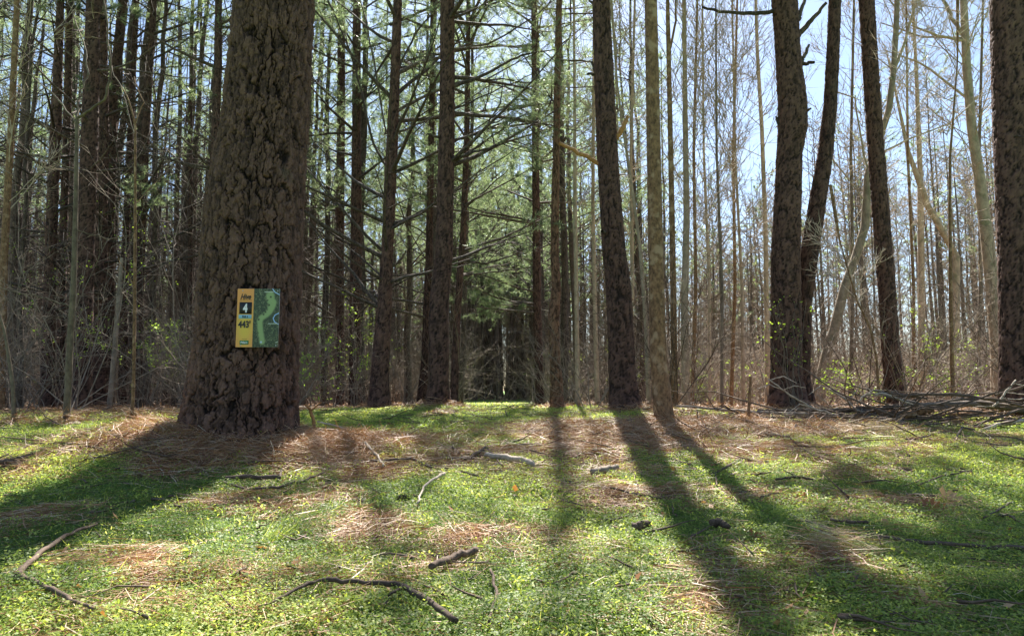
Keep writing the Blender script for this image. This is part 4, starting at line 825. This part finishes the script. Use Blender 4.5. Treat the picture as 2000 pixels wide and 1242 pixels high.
stick('fallen_stick', [(958, 1136, 5), (970, 1180, 6), (955, 1240, 6)], 'short curved grey twig at the bottom centre, right of the long bent stick')
stick('fallen_stick', [(0, 905, 3), (60, 878, 4), (130, 876, 4), (200, 889, 3)], 'thin arching dark stick on the grass at the left edge', forks=[[(130, 877, 3), (98, 912, 2)]])
stick('fallen_stick', [(-5, 918, 10), (30, 912, 10), (62, 900, 6)], 'short thick dark stick end at the left edge below the arching one')
stick('fallen_stick', [(688, 914, 6), (740, 913, 6), (810, 909, 6), (843, 926, 5)], 'dark straight stick lying left of the pale log piece')
stick('fallen_stick', [(620, 833, 3), (665, 845, 4), (705, 872, 5), (735, 902, 5), (748, 925, 4)], 'light brown curved stick running down from the straw beside the huge trunk', 'dead_pale', .01)
stick('fallen_stick', [(872, 909, 8), (920, 906, 9), (950, 884, 5)], 'brown knobbly stick touching the pale log piece', forks=[[(950, 884, 4), (983, 922, 3)], [(884, 884, 5), (898, 898, 4)]])
stick('fallen_stick', [(815, 1004, 4), (828, 968, 4), (848, 952, 5), (868, 942, 6)], 'pale grey crooked twig standing out on the green below the dark straight stick', 'dead_pale', .01)
stick('log_piece', [(948, 902, 9), (985, 908, 12), (1020, 914, 13), (1043, 921, 12)], 'pale split log piece near the centre of the glade', 'dead_pale', cat='log', sides=9)
stick('log_piece', [(1155, 937, 13), (1180, 933, 14), (1206, 926, 12)], 'short brown stub of log right of the pale log piece', 'twig', cat='log', sides=9)
stick('fallen_stick', [(436, 955, 5), (480, 970, 5), (540, 966, 5), (592, 953, 5), (632, 936, 4)], 'dark bowed stick below the straw of the huge trunk', forks=[[(440, 948, 8), (545, 945, 8)], [(545, 946, 6), (550, 930, 5)]])
stick('fallen_stick', [(1390, 938, 4), (1420, 925, 5), (1452, 904, 3)], 'dark twig propped above the shaded green in front of the mottled tree', forks=[[(1398, 934, 3), (1400, 962, 3)]])
stick('fallen_stick', [(1515, 948, 4), (1560, 944, 5), (1588, 950, 4)], 'dark twig on the bright grass in front of the big twin pine')
stick('fallen_stick', [(1715, 1066, 6), (1800, 1076, 7), (1900, 1088, 7), (2005, 1093, 7)], 'long dark stick in the shade at the lower right edge')
stick('fallen_stick', [(1622, 1034, 5), (1660, 1036, 6), (1697, 1040, 5)], 'short dark stick just above the clump of grey needles')
stick('fallen_stick', [(1793, 962, 3), (1840, 944, 3), (1888, 933, 2)], 'thin tan twig on the bright grass at the right')
stick('fallen_stick', [(1922, 1028, 4), (1950, 1012, 4), (1976, 996, 3)], 'tan twig slanting up at the right edge above the dark hooked twig')
stick('fallen_stick', [(1944, 1021, 4), (1970, 1023, 4), (2004, 1044, 4)], 'dark hooked twig at the right edge')
stick('bark_piece', [(842, 1132, 12), (880, 1115, 16), (930, 1096, 12)], 'slab of grey-brown bark lying in the green at the bottom centre', cat='bark')
stick('fallen_stick', [(1192, 966, 4), (1240, 978, 4), (1290, 987, 4)], 'small brown twig on straw right of the short log stub', forks=[[(1245, 950, 4), (1248, 985, 3)]])
stick('fallen_stick', [(900, 933, 3), (930, 942, 4), (945, 947, 3)], 'little brown twig below the pale log piece')
stick('fallen_stick', [(1481, 859, 8), (1512, 862, 9), (1543, 864, 6)], 'thick dark stick left of the fallen branch heap', forks=[[(1543, 866, 5), (1560, 882, 3), (1630, 884, 2)]])
stick('fallen_stick', [(1545, 866, 4), (1548, 848, 4), (1555, 828, 4)], 'pale upright bent twig beside the thick dark stick', 'dead_pale', D=5.3)
stick('fallen_stick', [(596, 790, 4), (606, 800, 6), (613, 825, 7), (615, 840, 7)], 'reddish broken stub sticking up right of the huge trunk', 'raw', D=4.7, forks=[[(606, 803, 3), (628, 785, 2)]])
stick('fallen_stick', [(760, 862, 3), (775, 845, 3), (790, 835, 2)], 'tiny dark twig arching on the bright grass left of the track', D=7.2, forks=[[(760, 862, 2), (788, 885, 2)]])
stick('fallen_stick', [(188, 843, 2), (215, 850, 3), (232, 866, 3)], 'dark thin twig on the grass below the forked sapling', forks=[[(241, 862, 4), (262, 842, 2)]])
stick('fallen_stick', [(1770, 868, 4), (1800, 864, 4), (1838, 850, 2)], 'thin dark twig on the grass under the branch heap')
stick('fallen_stick', [(1235, 1050, 14), (1258, 1046, 16), (1270, 1040, 10)], 'stubby brown wood chip in the shade right of centre', cat='wood chip')
stick('fallen_stick', [(1390, 1040, 12), (1410, 1044, 14), (1425, 1048, 8)], 'dark wood chip inside the vertical shadow', cat='wood chip')
stick('fallen_stick', [(1000, 848, 3), (1012, 836, 3), (1010, 800, 2)], 'arched dark twig standing on the track verge', D=9, forks=[[(1012, 836, 2), (1070, 848, 3)], [(1070, 848, 3), (1180, 842, 2)]])
stick('fallen_stick', [(1096, 835, 4), (1150, 842, 5), (1205, 838, 4)], 'slender stick lying before the crooked brown pine', D=7.4, forks=[[(1150, 842, 3), (1180, 852, 3)]])
# heap of fallen branches, right
heap = [
 ([(1320, 793, 4), (1500, 806, 5), (1640, 809, 6), (1700, 822, 7), (1762, 832, 5)], 6.6, 'long thin branch reaching left out of the fallen branch heap toward the mottled tree', 'twig'),
 ([(1480, 802, 5), (1600, 802, 8), (1700, 800, 9), (1740, 812, 10), (1790, 826, 6)], 6.8, 'dark branch lying level at the left end of the fallen branch heap', 'dead'),
 ([(1722, 820, 14), (1760, 812, 15), (1800, 804, 14), (1822, 800, 9)], 6.2, 'thick rotten dark limb in the middle of the fallen branch heap', 'bark_mossy'),
 ([(1725, 772, 5), (1800, 790, 7), (1870, 788, 10), (1940, 790, 14), (2015, 803, 18)], 6.3, 'thickest branch of the heap, swelling toward the right edge', 'twig'),
 ([(1757, 772, 5), (1864, 769, 6), (1964, 784, 6), (2015, 799, 6)], 6.0, 'topmost thin branch across the fallen branch heap', 'dead'),
 ([(1674, 788, 3), (1690, 769, 3), (1727, 768, 4), (1783, 791, 4)], 6.1, 'pale hooked branch arching over the left of the heap', 'dead_pale'),
 ([(1727, 820, 6), (1775, 796, 7), (1876, 786, 7), (1906, 782, 6)], 6.4, 'pale brown branch rising right through the heap', 'dead_pale'),
 ([(1752, 822, 10), (1790, 838, 10), (1832, 856, 8)], 5.7, 'stout branch sloping down to the grass at the front of the heap', 'twig'),
 ([(1748, 831, 5), (1783, 846, 5), (1823, 863, 6), (1896, 848, 5), (1950, 828, 6), (2010, 819, 7)], 5.4, 'pale wavy branch sweeping along the front of the heap to the right edge', 'dead_pale'),
 ([(1823, 862, 3), (1900, 832, 4), (1990, 800, 5)], 5.6, 'straight thin branch slanting up right out of the front of the heap', 'dead'),
 ([(1940, 795, 4), (1955, 778, 4), (1984, 742, 3)], 6.0, 'pale branch tip sticking up against the dark pine at the right edge', 'dead_pale'),
 ([(1780, 808, 5), (1840, 812, 8), (1910, 806, 9), (2010, 812, 9)], 6.6, 'dark branch low in the heap at the right', 'bark_mossy'),
 ([(1620, 760, 3), (1650, 778, 4), (1672, 800, 3), (1690, 806, 3)], 6.4, 'whitish crooked branch at the left of the heap', 'dead_pale'),
 ([(1500, 740, 3), (1540, 770, 3), (1590, 798, 4), (1640, 812, 4)], 6.3, 'thin branch leaning against the foot of the big twin pine', 'dead_pale'),
 ([(1405, 792, 2), (1440, 806, 4), (1500, 815, 4), (1640, 816, 4)], 6.2, 'low thin brown branch on the straw left of the heap', 'dead'),
]
for pl, D, lab, mt in heap:
    rs = np.random.default_rng(int(pl[0][0])); fk = []
    for _ in range(4):
        i = rs.integers(0, len(pl) - 1); t = rs.random(); a = [pl[i][c] * (1 - t) + pl[i + 1][c] * t for c in range(3)]
        s = 1 if rs.random() < .55 else -1; ln = rs.uniform(20, 75)
        fk.append([(a[0], a[1], max(1.6, a[2] * .45), 0), (a[0] + s * ln * .5, a[1] + rs.uniform(-14, 10), 2.0, rs.uniform(-.1, .15)), (a[0] + s * ln, min(862, a[1] + rs.uniform(-28, 22)), 1.2, rs.uniform(-.2, .3))])
    stick('fallen_branch', pl, lab, mt, cat='fallen branch', D=D, forks=fk, group='heap of fallen branches')
rs = np.random.default_rng(8); TW = Geo()
n = 110; x = rs.uniform(2.6, 5.2, n); y = 6.1 + rs.normal(0, .45, n) + .25 * (x - 3.5); az = rs.normal(0, .55, n) + math.pi * (rs.random(n) < .5)
D = np.stack([np.cos(az), np.sin(az), rs.normal(.05, .16, n)], 1); P1, R1 = limbs(np.stack([x, y, gh(x, y) + rs.random(n) ** 1.5 * .26 * sstep(2.5, 3.8, x)], 1), D, rs.uniform(.4, 1.7, n), rs.uniform(.005, .014, n), 6, rs, .13, -.05)
P1[:, :, 2] = np.maximum(P1[:, :, 2], gh(P1[:, :, 0], P1[:, :, 1]) + .004); TW.tubes(P1, R1, 5)
for n, y0, y1, xr, Lm in ((420, 3.5, 7.5, .8, .35), (160, 1.6, 3.5, .75, .16), (500, 7.5, 13, .8, .6), (260, 4.9, 6.3, 0, .45)):
    y = rs.uniform(y0, y1, n); x = rs.uniform(-xr, xr, n) * y if xr else rs.normal(1.6, .7, n); az = rs.uniform(0, 6.28, n)
    D = np.stack([np.cos(az), np.sin(az), rs.normal(.0, .12, n)], 1); P1, R1 = limbs(np.stack([x, y, gh(x, y) + .022], 1), D, rs.uniform(.3, 1.4, n) * Lm, rs.uniform(.002, .0055, n) * (1 + .06 * y), 5, rs, .15, -.05)
    P1[:, :, 2] = np.maximum(P1[:, :, 2], gh(P1[:, :, 0], P1[:, :, 1]) + .016); TW.tubes(P1, R1, 4)
tag(link('twig_litter', TW.mesh('twig_litter'), M['dead']), 'countless small dead twigs strewn over the floor and through the branch heap', 'twigs', kind='stuff')

# ------------------------------------------------------------------ clumps, leaves, cones, seedlings
def clump(name, px, py, n, rad, label, a0, a1, L=(.12, .22), w=.0022, az=None, tilt=.3, cat='needle clump', h=.05):
    c = onground(px, py); rs = np.random.default_rng(int(px)); G = Geo(); x = c[0] + rs.normal(0, rad, n); y = c[1] + rs.normal(0, rad * .7, n)
    z = gh(x, y) + rs.random(n) * h
    straw(G, x, y, z, rs.uniform(*L, n), np.full(n, w), rs, tilt, None if az is None else rs.normal(az, .25, n), rs.uniform(a0, a1, n))
    for i in range(len(G.V)): G.V[i] = G.V[i] - c
    o = link(name, G.mesh(name), M['straw']); o.location = c; return tag(o, label, cat)
clump('needle_clump', 1640, 1088, 150, .05, 'grey-brown swept clump of dead needles in the lower right shade', .5, 1, (.14, .24), .0018, -.45, .25, h=.07)
clump('needle_clump', 1605, 842, 260, .12, 'rust orange needle clump at the left front of the branch heap', .25, .55, (.15, .25), .004, .6, .3, h=.08)
clump('needle_clump', 1690, 850, 260, .12, 'silvery green-grey needle spray under the branch heap', .8, 1, (.15, .28), .003, 2.7, .3, h=.09)
clump('needle_clump', 1530, 795, 500, .22, 'rusty drooping dead pine spray against the big twin pine', .3, .7, (.18, .3), .006, None, .7, h=.3)
clump('needle_clump', 240, 1105, 160, .1, 'rusty streak of needles at the left foreground', .3, .8, (.12, .2), .0018, .35, .12, h=.03)
clump('needle_clump', 690, 870, 420, .16, 'orange fluffy needle heap just right of the huge trunk', .25, .55, (.12, .2), .003, None, .45, h=.08)
gm_ = Geo(); rs = np.random.default_rng(4); c = onground(530, 1062); n = 70
S = np.stack([rs.normal(0, .02, n), rs.normal(0, .015, n), np.zeros(n)], 1); a = rs.normal(.35, .5, n); e = rs.uniform(.35, 1.1, n)
gm_.slivers(S, np.stack([np.cos(a) * np.cos(e), np.sin(a) * .4, np.sin(e)], 1), rs.uniform(.06, .13, n), np.full(n, .002), rs)
o = link('grass_tuft', gm_.mesh('grass_tuft'), M['cover']); o.location = c; tag(o, 'fine green grass tuft leaning right in the foreground', 'grass tuft')
DL = Geo(); n = 420; y = rs.uniform(1.6, 11, n); x = rs.uniform(-.8, .8, n) * y; az = rs.uniform(0, 6.28, n); el = rs.normal(.25, .4, n)
D = np.stack([np.cos(az) * np.cos(el), np.sin(az) * np.cos(el), np.sin(el)], 1); S = unit(np.stack([-np.sin(az), np.cos(az), rs.normal(0, .5, n)], 1)); L = rs.uniform(.02, .05, n)
DL.leaves(np.stack([x, y, gh(x, y) + .018], 1), D, S, L, L * .6, rs.random(n)); tag(link('leaf_litter', DL.mesh('leaf_litter'), M['dry']), 'small curled dead leaves sprinkled over the glade', 'leaf litter', kind='stuff')
def dryleaf(px, py, s, seed, label, mat='dry', tone=.5):
    rs = np.random.default_rng(seed); c = onground(px, py); n = 40; th = np.linspace(0, 2 * math.pi, n, endpoint=False)
    rr = s * (.55 + .45 * np.abs(np.cos(2.5 * th)) ** .7) * (1 + .12 * np.sin(9 * th)); x = rr * np.cos(th); y = rr * np.sin(th) * .8
    rings = [np.stack([x * f, y * f, ((.5 * (x * f) ** 2 + .6 * (y * f) ** 2) / s + .12 * s * np.sin(3 * th) * f)], 1) for f in (.02, .4, .75, 1)]
    V = np.concatenate(rings); i = np.arange(n); j = (i + 1) % n
    Qd = np.concatenate([np.stack([i + k * n, j + k * n, j + (k + 1) * n, i + (k + 1) * n], 1) for k in range(3)])
    t1, t2 = rs.uniform(.2, 1.1), rs.uniform(-.4, .4); ca, sa = math.cos(t1), math.sin(t1); V = np.stack([V[:, 0], V[:, 1] * ca - V[:, 2] * sa, V[:, 1] * sa + V[:, 2] * ca], 1)
    o = link('dry_leaf', make_mesh('dry_leaf', V, Qd, None, np.full(len(V), tone), True), M[mat]); o.location = c + np.array([0, 0, s * .5]); o.rotation_euler = (0, t2, rs.uniform(-.6, .6)); tag(o, label, 'dead leaf')
dryleaf(1852, 985, .045, 1, 'curled tan maple leaf standing up on the bright grass at the right', tone=.9)
dryleaf(1812, 996, .035, 2, 'rust red dead leaf lying left of the curled tan maple leaf', tone=.1)
dryleaf(1830, 1000, .03, 9, 'orange crumpled leaf at the foot of the curled tan maple leaf', tone=.35)
dryleaf(1655, 1022, .018, 3, 'small whitish dead leaf in the shade above the needle clump', tone=1)
dryleaf(222, 1084, .02, 4, 'crumpled brown leaf in the left foreground', tone=.2)
dryleaf(116, 934, .022, 5, 'dark brown curled leaf on straw at the left', tone=.2)
dryleaf(1560, 978, .03, 6, 'orange brown leaf at the edge of the shadow in front of the twin pine', tone=.4)
dryleaf(1366, 825, .06, 7, 'whitish curled strip of bark leaf at the foot of the mottled tree', tone=1)
dryleaf(1475, 1060, .028, 8, 'dull brown leaf in the deep shade left of the needle clump', tone=.2)
# dark holes under debris: small cones added to stand for their shade
def cone(px, py, label, s=.03):
    s = s * .62
    c = onground(px, py); rs = np.random.default_rng(int(px)); G = Geo(); n = 110; t = np.linspace(0, 1, n); a = np.arange(n) * 2.4; r = s * np.sin(np.pi * (.12 + .82 * t)) ** .7
    C = np.stack([t * s * 2.6 - s * 1.3, r * .5 * np.cos(a), r * .5 * np.sin(a) + s * .6], 1); D = unit(np.stack([.55 + 0 * t, np.cos(a), np.sin(a)], 1)); S = unit(np.cross(D, np.array([1., 0, 0])))
    G.leaves(C, D, S, np.full(n, s * .7), np.full(n, s * .55), rs.random(n))
    core = np.stack([np.linspace(-s * 1.2, s * 1.2, 6), np.zeros(6), np.full(6, s * .6)], 1); G.tubes(core[None], np.array([[.1, .5, .6, .55, .4, .1]]) * s, 7)
    o = link('hole_cone', G.mesh('hole_cone'), M['dead']); o.location = c; o.rotation_euler = (0, 0, rs.uniform(-.6, .6)); tag(o, label, 'pine cone')
cone(785, 980, 'cone added for the dark hole in the green left of centre'); cone(1160, 888, 'cone added for the dark hole in the straw before the leaning pine', .035); cone(464, 1135, 'half-sunk cone added for the dark hole in the green at the lower left', .028); cone(1338, 948, 'cone added for the dark hole at the top of the vertical shadow', .026); cone(1770, 925, 'cone added for the dark hole on the sunlit right side', .03); cone(215, 1095, 'cone added for the dark hole beside the crumpled brown leaf', .026)
def seedling(px, py, n, h, label, D=None):
    c = onground(px, py); rs = np.random.default_rng(int(px * 3 + py)); W = Geo(); G = Geo()
    m = max(2, n // 5); a = rs.uniform(0, 6.28, m); e = rs.uniform(.7, 1.4, m); Dd = np.stack([np.cos(a) * np.cos(e), np.sin(a) * np.cos(e), np.sin(e)], 1)
    P1, R1 = limbs(np.zeros((m, 3)), Dd, h * rs.uniform(.6, 1.2, m), np.full(m, .0012 + h * .004), 5, rs, .12, .1); W.tubes(P1, R1, 3)
    i = rs.integers(0, m, n); t = rs.integers(2, 5, n); C = P1[i, t]; az = rs.uniform(0, 6.28, n); d = np.stack([np.cos(az), np.sin(az), rs.normal(.2, .3, n)], 1); d = unit(d); s = unit(np.stack([-np.sin(az), np.cos(az), rs.normal(0, .3, n)], 1))
    L = rs.uniform(.6, 1.2, n) * (.012 + h * .06); G.leaves(C, d, s, L, L * .55, rs.uniform(.4, 1, n))
    o = empty('seedling', c, label, 'seedling'); link('stem', W.mesh('stem'), M['twig'], o); link('foliage', G.mesh('foliage'), M['leaf'], o)
seedling(506, 868, 14, .07, 'bright seedling at the foot of the huge trunk'); seedling(592, 868, 8, .05, 'pale yellow-green seedling in the straw right of the huge trunk'); seedling(318, 885, 16, .07, 'dull green sprout on the left root flank of the huge trunk')
seedling(262, 1040, 9, .04, 'yellow-green sprout on the left foreground carpet'); seedling(150, 1110, 14, .05, 'cluster of yellow sprouts beside the dark forked stick'); seedling(235, 1165, 9, .04, 'yellow sprout right of the dark forked stick'); seedling(370, 1150, 10, .05, 'small upright yellow sprout left of the half-sunk cone')
seedling(955, 965, 12, .06, 'bright sprout below the pale log piece'); seedling(1590, 1195, 14, .06, 'lush sprout at the bottom edge right of the vertical shadow'); seedling(1700, 862, 20, .1, 'lime green sprout before the heap of fallen branches')
for px, py, D, n, h, lab in ((1700, 740, 9.3, 700, 1.1, 'bright green leafy bush left of the left-leaning dark pine'), (1545, 610, 8.2, 170, .7, 'sprig of lime green leaves hanging before the big twin pine'), (1830, 690, 10.5, 380, 1.6, 'yellow-green leafy vine tangle in the right thicket'),
                             (310, 650, 10.2, 700, .9, 'leafy green bush in the undergrowth just left of the huge trunk'), (700, 640, 12, 520, 1.3, 'leafy shrub tangled around the slim reddish pine'), (150, 580, 9, 200, .8, 'small leafy spray behind the forked pale sapling'), (290, 450, 11, 300, 1.3, 'high spray of yellow-green leaves among the left pines'), (60, 380, 11, 300, 1.3, 'high yellow-green spray near the left edge')):
    c = pix(px, py, D); rs = np.random.default_rng(int(px)); gz = float(gh(c[0], D)); W, G = Geo(), Geo(); m = 10; hh = c[2] - gz
    a = rs.uniform(0, 6.28, m); S0 = np.zeros((m, 3)); S0[:, :2] = rs.normal(0, .05, (m, 2)); st = np.linspace(0, 1, 7)[None, :, None]
    tgt = np.stack([rs.normal(0, .35 * h, m), rs.normal(0, .3, m), hh + rs.normal(0, .35 * h, m)], 1); P1 = S0[:, None] * (1 - st) + tgt[:, None] * st; P1[:, 1:] += np.cumsum(rs.normal(0, .03, (m, 6, 3)), 1); W.tubes(P1, np.full((m, 1), .006) * (1 - .7 * st[0, :, 0])[None], 4)
    S, Dd, L, r_ = children(P1, np.full((m, 7), .004), 8, .55, 1, .9, .16, .6, rs, 0, .4, .15); P2, R2 = limbs(S, Dd, L, np.full(len(S), .0022), 5, rs, .15, 0); W.tubes(P2, R2, 3)
    i = rs.integers(0, len(P2), n); t = rs.integers(1, 5, n); C = P2[i, t] + rs.normal(0, .02, (n, 3)); d = unit(rs.normal(size=(n, 3)) * [1, 1, .5]); s = unit(np.cross(d, rs.normal(size=(n, 3)))); Lf = rs.uniform(.02, .045, n); G.leaves(C, d, s, Lf, Lf * .5, rs.random(n))
    o = empty('leafy_shrub', (c[0], D, gz), lab, 'shrub'); link('stems', W.mesh('stems'), M['twig'], o); link('foliage', G.mesh('foliage'), M['leaf'], o)
